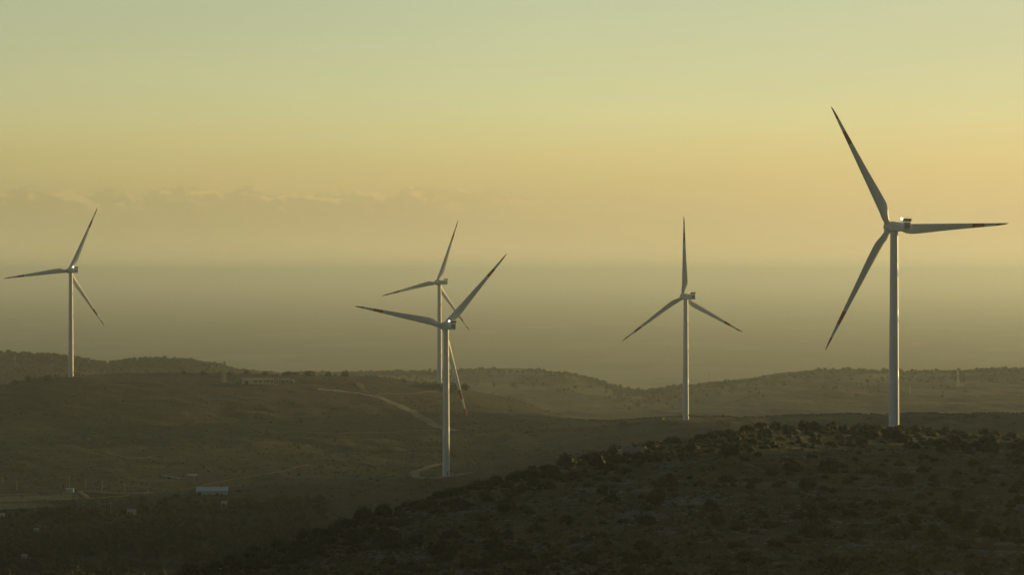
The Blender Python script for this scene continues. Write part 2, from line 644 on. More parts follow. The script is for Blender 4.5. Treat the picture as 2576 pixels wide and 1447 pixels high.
def pchip(x, y, q):
    h = np.diff(x)
    de = np.diff(y) / h
    m = np.zeros_like(y)
    w1, w2 = 2 * h[1:] + h[:-1], h[1:] + 2 * h[:-1]
    ok = de[:-1] * de[1:] > 0
    with np.errstate(all='ignore'):
        m[1:-1] = np.where(ok, (w1 + w2) / (w1 / de[:-1] + w2 / de[1:]), 0)
    m[0], m[-1] = de[0], de[-1]
    i = np.clip(np.searchsorted(x, q) - 1, 0, len(h) - 1)
    t = (q - x[i]) / h[i]
    return ((1 + 2 * t) * (1 - t) ** 2 * y[i] + t * (1 - t) ** 2 * h[i] * m[i] + t * t * (3 - 2 * t) * y[i + 1] + t * t * (t - 1) * h[i] * m[i + 1])


Z = np.empty((len(ds), len(xs)))
for c in range(len(xs)):
    Z[:, c] = pchip(ND[:, c], NZ[:, c], ds)
XX = (xs[None, :] - PW / 2) / F * ds[:, None]
YY = np.repeat(ds[:, None], len(xs), 1)
plateau = np.clip((dcr[None, :] + 40 - YY) / 60, 0, 1)          # 1 on the rocky near hill
far = np.clip((YY - 1000) / 1500, 0, 1)
Z += fbm(XX / 60, YY / 60, 3) * (0.9 + 2.0 * far) * np.clip((5200 - YY) / 800, 0, 1)
Z += fbm(XX / 12, YY / 12, 9) * (0.55 + 0.5 * far) * np.clip((5200 - YY) / 800, 0, 1)
Z += fbm(XX / 2.6, YY / 2.6, 21, 3) * 0.28 * plateau
# stepped limestone ledges on the near hill
led = np.maximum(fbm(XX / 9, YY / 5, 33, 4), 0)
Z += plateau * np.floor(led * 4) * 0.22
# a small gully system on the left slope
gul = np.abs(fbm(XX / 110, YY / 140, 44, 4))
Z -= 2.5 * np.clip(0.16 - gul, 0, 1) / 0.16 * np.clip((YY - 1350) / 150, 0, 1) * np.clip((1800 - YY) / 100, 0, 1)

# added hills out of view on the right, shaped to shade valley and slopes
Z += 112 * np.exp(-((XX - 710) / 140) ** 2 - ((YY - 1720) / 300) ** 2) + 190 * np.exp(-((XX - 860) / 138) ** 2 - ((YY - 2280) / 128) ** 2)
Z += 85 * np.exp(-((XX - 455) / 112) ** 2 - ((YY - 790) / 235) ** 4)  # added unseen ridge that keeps the near hill in shade

TURB = [   # hub X, Z, Y, yaw, first blade angle
    (151.3, 16.0, 925.4, 22.0, -32.1), (-38.8, -33.6, 1312.0, 25.5, 42.0), (-63.3, -13.1, 1953.4, 36.5, 18.3),
    (118.6, -20.6, 1599.2, 26.6, -3.3), (-356.3, -3.0, 1857.8, 35.6, 23.4)]
TURB = [(x, z + 14.0 / F * y, y, a, p) for (x, z, y, a, p) in TURB]
HUBH, OVER = 85.5, 3.4
BASES = []
for (hx, hz, hy, yaw, ph) in TURB:
    a = math.radians(yaw)
    bx, by, bz = hx + OVER * math.sin(a), hy - OVER * math.cos(a), hz - HUBH
    BASES.append((bx, by, bz))
    r = np.hypot(XX - bx, YY - by)
    w = np.clip((30 - r) / 18, 0, 1)
    w = w * w * (3 - 2 * w)
    Z = Z * (1 - w) + (bz + 0.05) * w


def ground(x, y):
    """terrain height at world x, y (bilinear on the terrain grid)"""
    c = np.clip(np.interp(x / y * F + PW / 2, xs, np.arange(len(xs))), 0, len(xs) - 1.001)
    r = np.clip(np.interp(y, ds, np.arange(len(ds))), 0, len(ds) - 1.001)
    c0, r0 = int(c), int(r)
    u, v = c - c0, r - r0
    return float((Z[r0, c0] * (1 - u) + Z[r0, c0 + 1] * u) * (1 - v) + (Z[r0 + 1, c0] * (1 - u) + Z[r0 + 1, c0 + 1] * u) * v)


def at(px, py, dmin=100.0, dmax=5000.0):
    """the point of the terrain seen at photo position px, py (surveying the photo)"""
    c = np.clip(np.interp(px, xs, np.arange(len(xs))), 0, len(xs) - 1.001)
    c0 = int(c)
    u = c - c0
    z = Z[:, c0] * (1 - u) + Z[:, c0 + 1] * u
    y = HOR - z / ds * F
    ok = np.where((y <= py) & (ds > dmin) & (ds < dmax))[0]
    i = ok[0] if len(ok) else int(np.argmin(np.where((ds > dmin) & (ds < dmax), y, 1e9)))
    d = ds[i]
    if len(ok) and i > 0 and y[i - 1] > py:
        t = (y[i - 1] - py) / max(1e-6, y[i - 1] - y[i])
        d = ds[i - 1] + t * (ds[i] - ds[i - 1])
    x = (px - PW / 2) / F * d
    return x, d, ground(x, d)


def build_terrain():
    nr, nc = Z.shape
    V = np.stack([XX, YY, Z], -1).reshape(-1, 3)
    i = np.arange((nr - 1) * nc).reshape(nr - 1, nc)[:, :-1].ravel()
    me = mesh_np('hills', V, np.stack([i, i + 1, i + nc + 1, i + nc], 1), [M['ground']], smooth=True)
    a = me.attributes.new('rocky', 'FLOAT', 'POINT')
    a.data.foreach_set('value', plateau.astype(np.float32).ravel())
    tag(link('hills', me), kind='structure')
    # the plain below, to the horizon
    e = [-60000, -20000, -8000, 0, 8000, 20000, 60000, 150000]
    gx = np.array([-150000, -50000, -15000, -5000, 0, 5000, 15000, 50000, 150000.])
    gy = np.array([-8000, 0, 3000, 6000, 12000, 30000, 80000, 300000.])
    V = np.array([(x, y, -300.0 if y > 5000 or True else 0) for y in gy for x in gx])
    n = len(gx)
    q = [(r * n + c, r * n + c + 1, (r + 1) * n + c + 1, (r + 1) * n + c) for r in range(len(gy) - 1) for c in range(n - 1)]
    tag(link('plain', mesh_np('plain', V, np.array(q), [M['plain']])), kind='structure')


build_terrain()


def ribbon(name, pts, width, label=None, lift=0.40, mat=None, dmin=900, dmax=5000, edge=0.25):
    """a track draped on the terrain through photo-surveyed points"""
    P = [at(px, py, dmin, dmax) for px, py in pts]
    P = np.array(P)
    L = np.concatenate([[0], np.cumsum(np.hypot(np.diff(P[:, 0]), np.diff(P[:, 1])))])
    n = max(4, int(L[-1] / 3.0))
    t = np.linspace(0, L[-1], n)
    X, Y = np.interp(t, L, P[:, 0]), np.interp(t, L, P[:, 1])
    k = np.ones(5) / 5
    for _ in range(2):
        X[2:-2], Y[2:-2] = np.convolve(X, k, 'valid'), np.convolve(Y, k, 'valid')
    tx, ty = np.gradient(X), np.gradient(Y)
    q = np.hypot(tx, ty) + 1e-9
    nx, ny = -ty / q, tx / q
    m = 5
    V = []
    for i in range(n):
        w = width * (1 + edge * 2 * (vnoise(np.array(t[i] / 9.0), np.array(0.3), 5) - 0.5))
        for j in range(m):
            s = (j / (m - 1) - 0.5) * w
            x, y = X[i] + nx[i] * s, Y[i] + ny[i] * s
            V.append((x, y, ground(x, y) + (lift if 0 < j < m - 1 else lift * 0.6)))
    f = [(i * m + j, i * m + j + 1, (i + 1) * m + j + 1, (i + 1) * m + j) for i in range(n - 1) for j in range(m - 1)]
    o = link(name, mesh_np(name, np.array(V), np.array(f), [mat or M['track']], smooth=True))
    return tag(o, label, kind='structure')


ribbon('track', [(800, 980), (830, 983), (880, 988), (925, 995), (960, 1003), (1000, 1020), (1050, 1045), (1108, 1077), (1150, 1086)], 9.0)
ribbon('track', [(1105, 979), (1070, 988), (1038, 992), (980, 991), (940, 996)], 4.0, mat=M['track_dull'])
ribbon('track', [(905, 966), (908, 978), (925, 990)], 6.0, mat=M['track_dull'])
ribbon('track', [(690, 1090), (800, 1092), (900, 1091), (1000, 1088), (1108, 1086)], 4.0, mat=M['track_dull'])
ribbon('track', [(1110, 1169), (1073, 1179), (1041, 1188), (1046, 1200), (1060, 1206), (1095, 1207), (1130, 1201), (1157, 1194), (1188, 1192)], 6.0, mat=M['pad'])
ribbon('track', [(-60, 1252), (0, 1251), (100, 1248), (195, 1245)], 2.6, lift=0.75, mat=M['pad'])
ribbon('track', [(199, 1240), (246, 1241), (276, 1247), (323, 1248), (360, 1244), (385, 1243)], 3.6, lift=0.75, mat=M['pad'])
ribbon('track', [(199, 1241), (210, 1249), (223, 1258)], 3.0, lift=0.75, mat=M['pad'])
ribbon('track', [(-60, 1270), (0, 1268.5), (59, 1265.6), (140, 1262), (223, 1259), (301, 1254), (323, 1249)], 2.4, lift=0.75, mat=M['pad'])
ribbon('track', [(-60, 1288), (0, 1285.5), (50, 1283), (114, 1280.7)], 2.4, lift=0.75, mat=M['pad'])
M['field'] = new_mat('field_grass', (0.075, 0.075, 0.036), 0.95, var=0.25, scale=0.05)
ribbon('field', [(-60, 1262), (0, 1260), (60, 1258), (120, 1256), (200, 1253)], 34.0, mat=M['field'], lift=0.22, edge=0.05)
ribbon('field', [(-60, 1280), (0, 1277), (60, 1275), (130, 1272)], 26.0, mat=M['field'], lift=0.22, edge=0.05)
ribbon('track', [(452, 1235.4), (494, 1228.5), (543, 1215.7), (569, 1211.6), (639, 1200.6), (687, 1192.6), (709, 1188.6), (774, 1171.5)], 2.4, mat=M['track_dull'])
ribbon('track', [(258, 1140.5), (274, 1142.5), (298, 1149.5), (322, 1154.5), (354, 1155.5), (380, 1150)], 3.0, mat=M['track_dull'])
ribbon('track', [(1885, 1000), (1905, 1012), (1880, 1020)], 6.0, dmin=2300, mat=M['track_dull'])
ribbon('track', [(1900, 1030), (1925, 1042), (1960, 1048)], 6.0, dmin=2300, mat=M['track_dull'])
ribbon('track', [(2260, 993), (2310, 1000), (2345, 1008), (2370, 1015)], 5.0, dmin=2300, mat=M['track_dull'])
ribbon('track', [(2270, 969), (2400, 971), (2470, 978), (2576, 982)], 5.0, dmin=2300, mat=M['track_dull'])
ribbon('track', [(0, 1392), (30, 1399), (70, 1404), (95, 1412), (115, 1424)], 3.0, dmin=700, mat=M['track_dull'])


# ------------------------------------------------------------------ wind turbines
def rrect(w, h, r, n=5, y=0.0, cz=0.0):
    pts = []
    for (sx, sz, a0) in ((1, 1, 0), (-1, 1, 90), (-1, -1, 180), (1, -1, 270)):
        for k in range(n):
            a = math.radians(a0 + 90 * k / (n - 1))
            pts.append((sx * (w / 2 - r) + r * math.cos(a), y, cz + sz * (h / 2 - r) + r * math.sin(a)))
    return pts


def make_blade():
    R0 = 56.0
    st = [0.02, 0.035, 0.06, 0.09, 0.13, 0.17, 0.21, 0.26, 0.32, 0.40, 0.48, 0.56, 0.63, 0.69, 0.691, 0.74, 0.795, 0.796, 0.85, 0.90, 0.901, 0.94, 0.97, 0.99, 1.0]
    cs = np.interp(st, [0, 0.04, 0.07, 0.11, 0.15, 0.19, 0.24, 0.3, 0.4, 0.5, 0.6, 0.7, 0.8, 0.9, 0.96, 0.99, 1.0],
                   [2.3, 2.3, 2.6, 3.5, 4.1, 4.1, 3.9, 3.65, 3.15, 2.7, 2.3, 1.9, 1.5, 1.1, 0.75, 0.42, 0.12])
    th = np.interp(st, [0, 0.04, 0.07, 0.11, 0.16, 0.3, 0.5, 0.7, 1.0], [1, 1, 0.84, 0.56, 0.37, 0.27, 0.22, 0.19, 0.17])
    tw = np.interp(st, [0, 0.15, 0.3, 0.5, 0.75, 1.0], [14, 13, 8, 4, 1.2, 0])
    n = 20
    secs = []
    for s, c, t, w in zip(st, cs, th, tw):
        rnd = max(0.0, min(1.0, (0.125 - s) / 0.075))
        le = -1.15 * (1 - s) ** 0.9 - 0.05
        pts = []
        for k in range(n):
            a = 2 * math.pi * k / n
            xc = 0.5 - 0.5 * math.cos(a)
            x = xc
            ya = 5 * 1.0 * (0.2969 * math.sqrt(max(x, 0)) - 0.126 * x - 0.3516 * x * x + 0.2843 * x ** 3 - 0.1036 * x ** 4)
            ya = ya * (1 if a <= math.pi else -1) * t
            yc = 0.5 * math.sin(a)
            yy = (1 - rnd) * ya + rnd * yc
            X, Y = le + xc * c, yy * c
            if rnd > 0:
                X = (1 - rnd) * X + rnd * ((xc - 0.5) * c)
            tr = -math.radians(w + 1.5)
            pts.append((X * math.cos(tr) - Y * math.sin(tr), X * math.sin(tr) + Y * math.cos(tr), s * R0))
        secs.append(pts)
    b = MB()
    b.loft(secs)
    for f in b.bm.faces:
        s = f.calc_center_median().z / R0
        f.material_index = 1 if (0.6905 < s < 0.7955 or s > 0.9005) else 0
    return b.mesh('blade', [M['white'], M['red']], smooth=True, angle=0.7)


def make_turbine_meshes():
    T = {}
    n = 64
    b = MB()
    secs = []
    for k in range(15):
        t = k / 14
        z = -1.5 + t * (HUBH - 1.75 + 1.5)
        r = 2.12 - 0.60 * (max(0, z) / HUBH) ** 1.1
        secs.append([(r * math.cos(2 * math.pi * j / n), r * math.sin(2 * math.pi * j / n), z) for j in range(n)])
        if k in (4, 8, 11):              # flanged joints between tower sections
            for dz, dr in ((0.02, 0.025), (0.22, 0.025), (0.24, 0.0)):
                secs.append([((r + dr) * math.cos(2 * math.pi * j / n), (r + dr) * math.sin(2 * math.pi * j / n), z + dz) for j in range(n)])
    b.loft(secs)
    T['tower'] = b.mesh('tower', M['white'], smooth=True, angle=0.9)
    b = MB()
    b.box((0, -2.11, 1.9), (0.95, 0.12, 2.1), 0.03)
    T['door'] = b.mesh('door', M['logo'])
    b = MB()
    b.box((0, -2.9, 0.4), (1.6, 1.5, 0.8), 0.02)
    for k in range(4):
        b.box((0, -3.75 - 0.28 * k, 0.62 - 0.2 * k), (1.2, 0.28, 0.08), 0.0)
    T['steps'] = b.mesh('steps', M['galv'])
    b = MB()
    b.box((2.2, -0.5, 3.6), (0.5, 0.6, 0.9), 0.05)
    T['junction_box'] = b.mesh('junction_box', M['grey'])
    b = MB()
    b.bar((0, 0, -1.78), (0, 0, -2.05), 1.62, 40)
    T['yaw_ring'] = b.mesh('yaw_ring', M['white'], smooth=True, angle=0.6)
    # nacelle body
    b = MB()
    S = [rrect(3.2, 3.3, 0.5, 6, -9.95, 0.02), rrect(3.46, 3.56, 0.55, 6, -9.8, 0.02), rrect(3.54, 3.64, 0.55, 6, -9.6, 0.02), rrect(3.56, 3.64, 0.55, 6, -4.0, 0.02), rrect(3.58, 3.66, 0.6, 6, -1.2, 0.02),
         rrect(3.7, 3.9, 0.9, 6, -0.1, 0.10), rrect(4.0, 4.3, 1.6, 6, 0.9, 0.12), rrect(4.2, 4.4, 2.05, 6, 1.45, 0.10), rrect(4.1, 4.3, 2.0, 6, 1.62, 0.10)]
    b.loft(S)
    T['nacelle'] = b.mesh('nacelle', M['white'], smooth=True, angle=0.5)
    T['louvres'] = []
    for z in (0.81, 0.17, -0.46):
        b = MB()
        b.box((0.05, -9.97, z), (2.35, 0.10, 0.40), 0.02)
        T['louvres'].append(b.mesh('louvre', M['grey']))
    T['seam'] = MB().box((-1.785, -8.6, 0.0), (0.02, 0.05, 2.4)).mesh('panel_seam', M['logo'])
    T['logos'] = []
    for sx in (-1, 1):          # logo: swoosh, dot and a line of small lettering, on each flank
        b = MB()
        X = sx * 1.792
        yy = lambda q: -q if sx < 0 else -(11.4 - q)
        for k in range(10):
            a = math.radians(175 - 9.5 * k)
            a2 = math.radians(175 - 9.5 * (k + 1))
            w = 0.16 + 0.10 * math.sin(math.pi * k / 9)
            c = (3.9, -0.25)
            pts = []
            for (aa, rr) in ((a, 1.5 - w / 2), (a2, 1.5 - w / 2), (a2, 1.5 + w / 2), (a, 1.5 + w / 2)):
                q, z = c[0] + rr * math.cos(aa), c[1] + 0.62 * rr * math.sin(aa)
                pts.append((X, yy(q), z))
            b.quad(pts)
        for k in range(1):
            pts = [(X, yy(2.55 + 0.26 * math.cos(2 * math.pi * j / 12)), -0.32 + 0.2 * math.sin(2 * math.pi * j / 12)) for j in range(12)]
            b.quad(pts)
        q = 3.75
        for wd, hh in ((0.34, 0.42), (0.3, 0.3), (0.36, 0.3), (0.3, 0.3), (0.3, 0.3), (0.14, 0.42), (0.32, 0.3), (0.3, 0.3), (0.3, 0.3)):
            for s0, s1, z0, z1 in ((0, 0.3, 0, 1), (0.3, 1, 0, 0.28), (0.3, 1, 0.72, 1), (0.75, 1, 0.28, 0.72)):
                b.quad([(X, yy(q + s0 * wd), -0.12 + z0 * hh), (X, yy(q + s1 * wd), -0.12 + z0 * hh), (X, yy(q + s1 * wd), -0.12 + z1 * hh), (X, yy(q + s0 * wd), -0.12 + z1 * hh)])
            q += wd + 0.14
        T['logos'].append(b.mesh('logo', M['logo']))
    # cooler on the rear roof
    b = MB()
    b.loft([[(x, y, z) for x, y in ((-1.75 - k, -9.75), (1.75 + k * 0.6, -9.75), (1.75 + k * 0.6, -9.1), (-1.75 - k, -9.1))] for z, k in ((2.12, 0.0), (2.6, 0.14), (3.15, 0.20))])
    T['cooler'] = b.mesh('cooler', M['mesh'])
    b = MB()
    for x in (-1.9, 0.0, 1.9):
        b.box((x, -9.78, 2.6), (0.09, 0.06, 1.16))
    b.box((0, -9.79, 2.06), (3.9, 0.05, 0.09))
    b.box((0, -9.4, 2.1), (3.6, 0.5, 0.06))
    b.box((0, -9.6, 2.09), (0.2, 0.5, 0.05))
    for x in (-1.5, 0.0, 1.5):
        b.box((x, -9.4, 1.96), (0.14, 0.3, 0.36))
    T['cooler_frame'] = b.mesh('cooler_frame', M['white'])
    b = MB()
    for x in (-1.5, 0.0, 1.5):
        b.bar((x, -9.4, 3.14), (x, -9.4, 3.85), 0.03, 6)
    b.bar((-1.5, -9.4, 3.85), (1.5, -9.4, 3.85), 0.03, 6)
    for x in (-0.5, 0.45):
        b.bar((x, -9.4, 3.14), (x, -9.4, 3.55), 0.03, 6)
    T['railing'] = b.mesh('railing', M['galv'])
    b = MB()
    b.bar((-1.8, -9.4, 2.72), (-2.4, -9.4, 2.72), 0.05, 6)
    b.bar((-2.25, -9.4, 2.4), (-2.25, -9.4, 2.74), 0.05, 6)
    b.bar((-1.8, -9.4, 2.70), (1.85, -9.4, 2.70), 0.05, 6)
    b.bar((1.85, -9.4, 2.70), (2.4, -9.4, 2.95), 0.05, 6)
    T['lamp_bracket'] = b.mesh('lamp_bracket', M['grey'])

    def lamp(mat, x, z, r):
        b = MB()
        bmesh.ops.create_uvsphere(b.bm, u_segments=16, v_segments=10, radius=r)
        for v in b.bm.verts:
            v.co.x += x
            v.co.y += -9.4
            v.co.z += z
        return b.mesh('beacon_lamp', mat, smooth=True)
    T['flash'] = lamp(M['flash'], -2.25, 3.08, 0.42)
    T['red'] = lamp(M['redlamp'], -2.25, 3.05, 0.36)
    T['off'] = lamp(M['lampoff'], -2.25, 2.95, 0.22)
    T['off2'] = lamp(M['lampoff'], 2.38, 3.1, 0.14)
    # hub with three root collars and a nose cone (axis +Z locally, tilted later)
    b = MB()
    prof = [(-1.75, 1.6), (-1.7, 2.05), (-1.2, 2.18), (0.0, 2.2), (1.0, 2.15), (1.8, 1.85), (2.4, 1.35), (2.8, 0.7), (2.9, 0.15)]
    b.loft([[(r * math.cos(2 * math.pi * j / 40), y, r * math.sin(2 * math.pi * j / 40)) for j in range(40)] for y, r in prof])
    for k in range(3):
        a = 2 * math.pi * k / 3
        d = (math.sin(a), 0, math.cos(a))
        b.bar([v * 1.2 for v in d], [v * 2.42 for v in d], 1.36, 28)
    T['hub'] = b.mesh('hub', M['white'], smooth=True, angle=0.6)
    T['blade'] = make_blade()
    return T


TM = make_turbine_meshes()
TILT = math.radians(6)
TLABEL = [
    "nearest and tallest white wind turbine, behind the shrubby crest, one blade level to the right",
    "front white wind turbine of the overlapping pair, its foot on the valley dirt pad",
    "smaller white wind turbine partly hidden behind the front one's tower",
    "white wind turbine with one blade straight up and a red lamp lit on its nacelle",
    "leftmost white wind turbine, rising from the dark hill before the wooded ridge"]
LAMPS = ['flash', 'flash', 'off', 'red', 'flash']
from mathutils import Matrix
for i, (hx, hz, hy, yaw, ph) in enumerate(TURB):
    bx, by, bz = BASES[i]
    root = empty('wind_turbine', (bx, by, bz), math.radians(yaw))
    tag(root, TLABEL[i], 'wind turbine', 'white wind turbines on the hills')
    link('tower', TM['tower'], root)
    link('door', TM['door'], root)
    link('steps', TM['steps'], root)
    link('junction_box', TM['junction_box'], root, rot=(0, 0, -math.radians(yaw)))
    link('yaw_ring', TM['yaw_ring'], root, (0, 0, HUBH))
    nac = link('nacelle', TM['nacelle'], root, (0, 0, HUBH))
    for lv in TM['louvres']:
        link('louvre', lv, nac)
    link('panel_seam', TM['seam'], nac)
    for lg in TM['logos']:
        link('logo', lg, nac)
    link('cooler', TM['cooler'], nac)
    link('cooler_frame', TM['cooler_frame'], nac)
    link('railing', TM['railing'], nac)
    link('lamp_bracket', TM['lamp_bracket'], nac)
    lp = link('beacon_lamp', TM[LAMPS[i]], nac)
    if LAMPS[i] == 'red':
        lp['label'] = 'beacon lamp lit red'
    elif LAMPS[i] == 'flash':
        lp['label'] = 'beacon lamp flashing white'
    link('beacon_lamp', TM['off2'], nac)
    base = Matrix.Translation((0, OVER, HUBH)) @ Matrix.Rotation(TILT, 4, 'X')
    a0 = math.radians(ph)
    hub = link('hub', TM['hub'], root)
    hub.matrix_local = base @ Matrix.Rotation(a0, 4, 'Y')
    for k in range(3):
        bl = link('blade', TM['blade'], root)
        bl.matrix_local = base @ Matrix.Rotation(a0 + 2 * math.pi * k / 3, 4, 'Y')


# ------------------------------------------------------------------ buildings, masts, poles
def px2m(d):
    return d / F


def lattice_mast(px, ptop, pbase, wbase, wtop, label, r=0.12, dmin=900, dmax=5000, name='lattice_mast', nb=7, rz=0.5):
    x, d, z = at(px, pbase, dmin, dmax)
    h = (pbase - ptop) * d / F
    root = empty(name, (x, d, z), rz)
    tag(root, label, 'mast')
    cor = [(-1, -1), (1, -1), (1, 1), (-1, 1)]
    w = lambda t: (wbase + (wtop - wbase) * t) / 2
    for a, b in cor:
        m = MB()
        m.bar((a * w(0), b * w(0), -0.5), (a * w(1), b * w(1), h), r, 6, r * 0.7)
        m.obj('leg', M['mast'], root)
    m = MB()
    for k in range(nb):
        t0, t1 = k / nb, (k + 1) / nb
        for q in range(4):
            (a, b), (c, e) = cor[q], cor[(q + 1) % 4]
            m.bar((a * w(t0), b * w(t0), t0 * h), (c * w(t1), e * w(t1), t1 * h), r * 0.22, 4)
            m.bar((c * w(t0), e * w(t0), t0 * h), (a * w(t1), b * w(t1), t1 * h), r * 0.22, 4)
            m.bar((a * w(t1), b * w(t1), t1 * h), (c * w(t1), e * w(t1), t1 * h), r * 0.22, 4)
    m.obj('bracing', M['mast'], root)
    return root, h


mast, mh = lattice_mast(564.5, 911, 965, 3.4, 0.8, "tall lattice mast with a sunlit flank, left of the long pink building", 0.22, dmax=2100, rz=0.7)
m = MB()
m.box((0, 0, mh + 0.1), (1.6, 1.6, 0.35), 0.03)
m.obj('platform', M['galv'], mast)
m = MB()
m.bar((0, 0, mh), (0, 0, mh + 1.6), 0.07, 6)
m.obj('antenna', M['galv'], mast)
lattice_mast(2410, 931, 974, 3.4, 1.6, "hazy lattice mast on the far hill, right of the nearest turbine's tower", 0.22, 2300, rz=0.8)
lattice_mast(1784.6, 934, 966, 0.9, 0.7, "thin dark mast rising above the far ridge against the plain", 0.12, 2600, 3600, nb=12)


def pole(px, ptop, pbase, label, r=0.13, arm=True, group=None, dmin=900, dmax=5000, mat='wood'):
    x, d, z = at(px, pbase, dmin, dmax)
    h = (pbase - ptop) * d / F
    root = empty('utility_pole', (x, d, z), random.uniform(-0.3, 0.3))
    tag(root, label, 'pole', group)
    m = MB()
    m.bar((0, 0, -0.6), (0, 0, h), r, 8, r * 0.75)
    m.obj('shaft', M[mat], root)
    if arm:
        m = MB()
        m.box((0, -r - 0.05, h - 0.35), (1.5, 0.1, 0.12))
        m.obj('crossarm', M[mat], root)
        for s in (-0.65, 0.65):
            m = MB()
            m.bar((s, -r - 0.05, h - 0.29), (s, -r - 0.05, h - 0.08), 0.06, 6)
            m.obj('insulator', M['cream'], root)
    return root


PG = 'utility poles along the valley fields'
for px, t, b, lab in (
        (6, 1203, 1218, "short utility pole at the left edge, above the upper field track"),
        (42, 1208, 1234, "utility pole second from the left edge, above the upper field track"),
        (174, 1199, 1227, "utility pole standing right behind the small white cabin"),
        (215, 1208, 1233.5, "utility pole just right of the small white cabin, above the forked track"),
        (256, 1211, 1238, "utility pole above the widest stretch of the forked track"),
        (313, 1217, 1247, "tall utility pole at the right end of the forked track"),
        (63, 1251, 1279, "utility pole between the upper and lower field tracks, left of the cabin"),
        (194, 1247, 1271, "utility pole below the small white cabin, crossing the field track"),
        (211, 1262, 1277, "short utility pole under the fork of the field track"),
        (249, 1262, 1275, "shortest utility pole, below the field track, between two taller ones"),
        (278, 1265, 1290, "utility pole among dark bushes below the end of the forked track"),
        (89, 1284, 1300, "utility pole in the small green field below the lowest field track"),
        (372, 1223, 1240, "utility pole with a crossarm in the brown field, left of the long shed")):
    pole(px, t, b, lab, group=PG)
for px, t, b, lab in (
        (37.5, 893, 915, "pale pole on the wooded far ridge at the left edge"),
        (130.6, 894, 912, "pale pole on the wooded far ridge, just left of the leftmost turbine")):
    pole(px, t, b, lab, 0.2, False, 'poles on the far left ridge', 2300, 3100, 'galv')
pole(2290, 971, 994, "sunlit pole on the far hill beside the nearest turbine's tower", 0.35, False, None, 2300, 3400, 'galv')
pole(2402, 1048, 1056, "thin post on the far side of the crest, right of the nearest turbine", 0.08, False, None, 1000, 2000)


def house(name, px0, px1, ytop, ybase, label, cat, depth=5.0, roof='flat', wall='whitewall', roofm='concrete', openings=(), dmin=900, dmax=2200, rz=0.0, roofrise=0.3):
    """a small building facing the camera; openings are (x0,x1,z0,z1) as fractions of the front"""
    pxm = (px0 + px1) / 2
    x, d, z = at(pxm, ybase, dmin, dmax)
    w, h = (px1 - px0) * d / F, (ybase - ytop) * d / F
    root = empty(name, (x, d, z), rz)
    tag(root, label, cat)
    m = MB()
    m.box((0, depth / 2, h / 2 - 0.4), (w, depth, h + 0.8), 0.02)
    m.obj('wall', M[wall], root)
    m = MB()
    if roof == 'flat':
        m.box((0, depth / 2, h + 0.08), (w + 0.3, depth + 0.3, 0.16), 0.02)
    elif roof == 'gable':
        e = 0.25
        sec = lambda xx: [(xx, -e, h + 0.01), (xx, depth / 2, h + roofrise), (xx, depth + e, h + 0.01), (xx, depth + e, h + 0.14), (xx, depth / 2, h + roofrise + 0.15), (xx, -e, h + 0.14)]
        m.loft([sec(-w / 2 - e), sec(w / 2 + e)])
    elif roof == 'shed':
        e = 0.25
        sec = lambda xx: [(xx, -e, h + 0.01), (xx, depth + e, h + roofrise), (xx, depth + e, h + roofrise + 0.12), (xx, -e, h + 0.13)]
        m.loft([sec(-w / 2 - e), sec(w / 2 + e)])
    m.obj('roof', M[roofm], root)
    for (a, b, c, e, nm) in openings:
        m = MB()
        m.box(((a + b - 1) / 2 * w, -0.03, (c + e) / 2 * h), ((b - a) * w, 0.10, (e - c) * h), 0.0)
        m.obj(nm, M['opening'], root)
    return root, w, h


# hilltop compound
house('long_building', 608, 689.5, 954, 968, "long low pink building with dark openings on the hilltop", 'building', 8.0, 'flat', 'plaster', 'plaster',
      [(0.10, 0.20, 0.0, 0.62, 'door'), (0.38, 0.48, 0.42, 0.66, 'window'), (0.53, 0.62, 0.42, 0.62, 'window'), (0.70, 0.735, 0.40, 0.66, 'window'),
       (0.77, 0.85, 0.38, 0.68, 'window'), (0.90, 0.96, 0.36, 0.68, 'window')], dmax=2100, rz=0.13)
house('field_cabin', 587, 599, 958.5, 967, "small green cabin between the lattice mast and the long pink building", 'cabin', 3.0, 'flat', 'greenpaint', 'greenpaint', [(0.55, 0.8, 0, 0.75, 'door')], dmax=2100)
house('equipment_box', 694.6, 701.6, 953, 963.5, "pale bluish box standing just right of the long pink building", 'box', 2.2, 'flat', 'bluewhite', 'bluewhite', [(0.25, 0.6, 0.0, 0.8, 'door')], dmax=2100, rz=0.12)
house('low_shed', 708, 727.5, 956, 965.5, "low grey green shed right of the orange topped pole", 'shed', 4.0, 'shed', 'greenpaint', 'concrete', [(0.1, 0.3, 0, 0.7, 'door'), (0.6, 0.8, 0.35, 0.7, 'window')], dmax=2100, roofrise=0.5)
house('white_hut', 729, 739.7, 958, 965, "tiny white hut at the right end of the hilltop compound", 'hut', 3.0, 'gable', 'whitewall', 'concrete', [(0.2, 0.4, 0, 0.7, 'door'), (0.6, 0.85, 0.3, 0.7, 'window')], dmax=2100, roofrise=0.7)
x, d, z = at(704.6, 964.6, dmax=2100)
r_ = empty('marker_pole', (x, d, z))
tag(r_, "white pole with an orange ball on top, right of the pink building", 'pole')
h_ = 20 * d / F
MB().bar((0, 0, -0.5), (0, 0, h_ - 0.5), 0.14, 8).obj('shaft', M['whitewall'], r_)
b_ = MB()
bmesh.ops.create_uvsphere(b_.bm, u_segments=14, v_segments=9, radius=0.75)
for v in b_.bm.verts:
    v.co.z += h_
b_.obj('ball', M['orange'], r_, smooth=True)


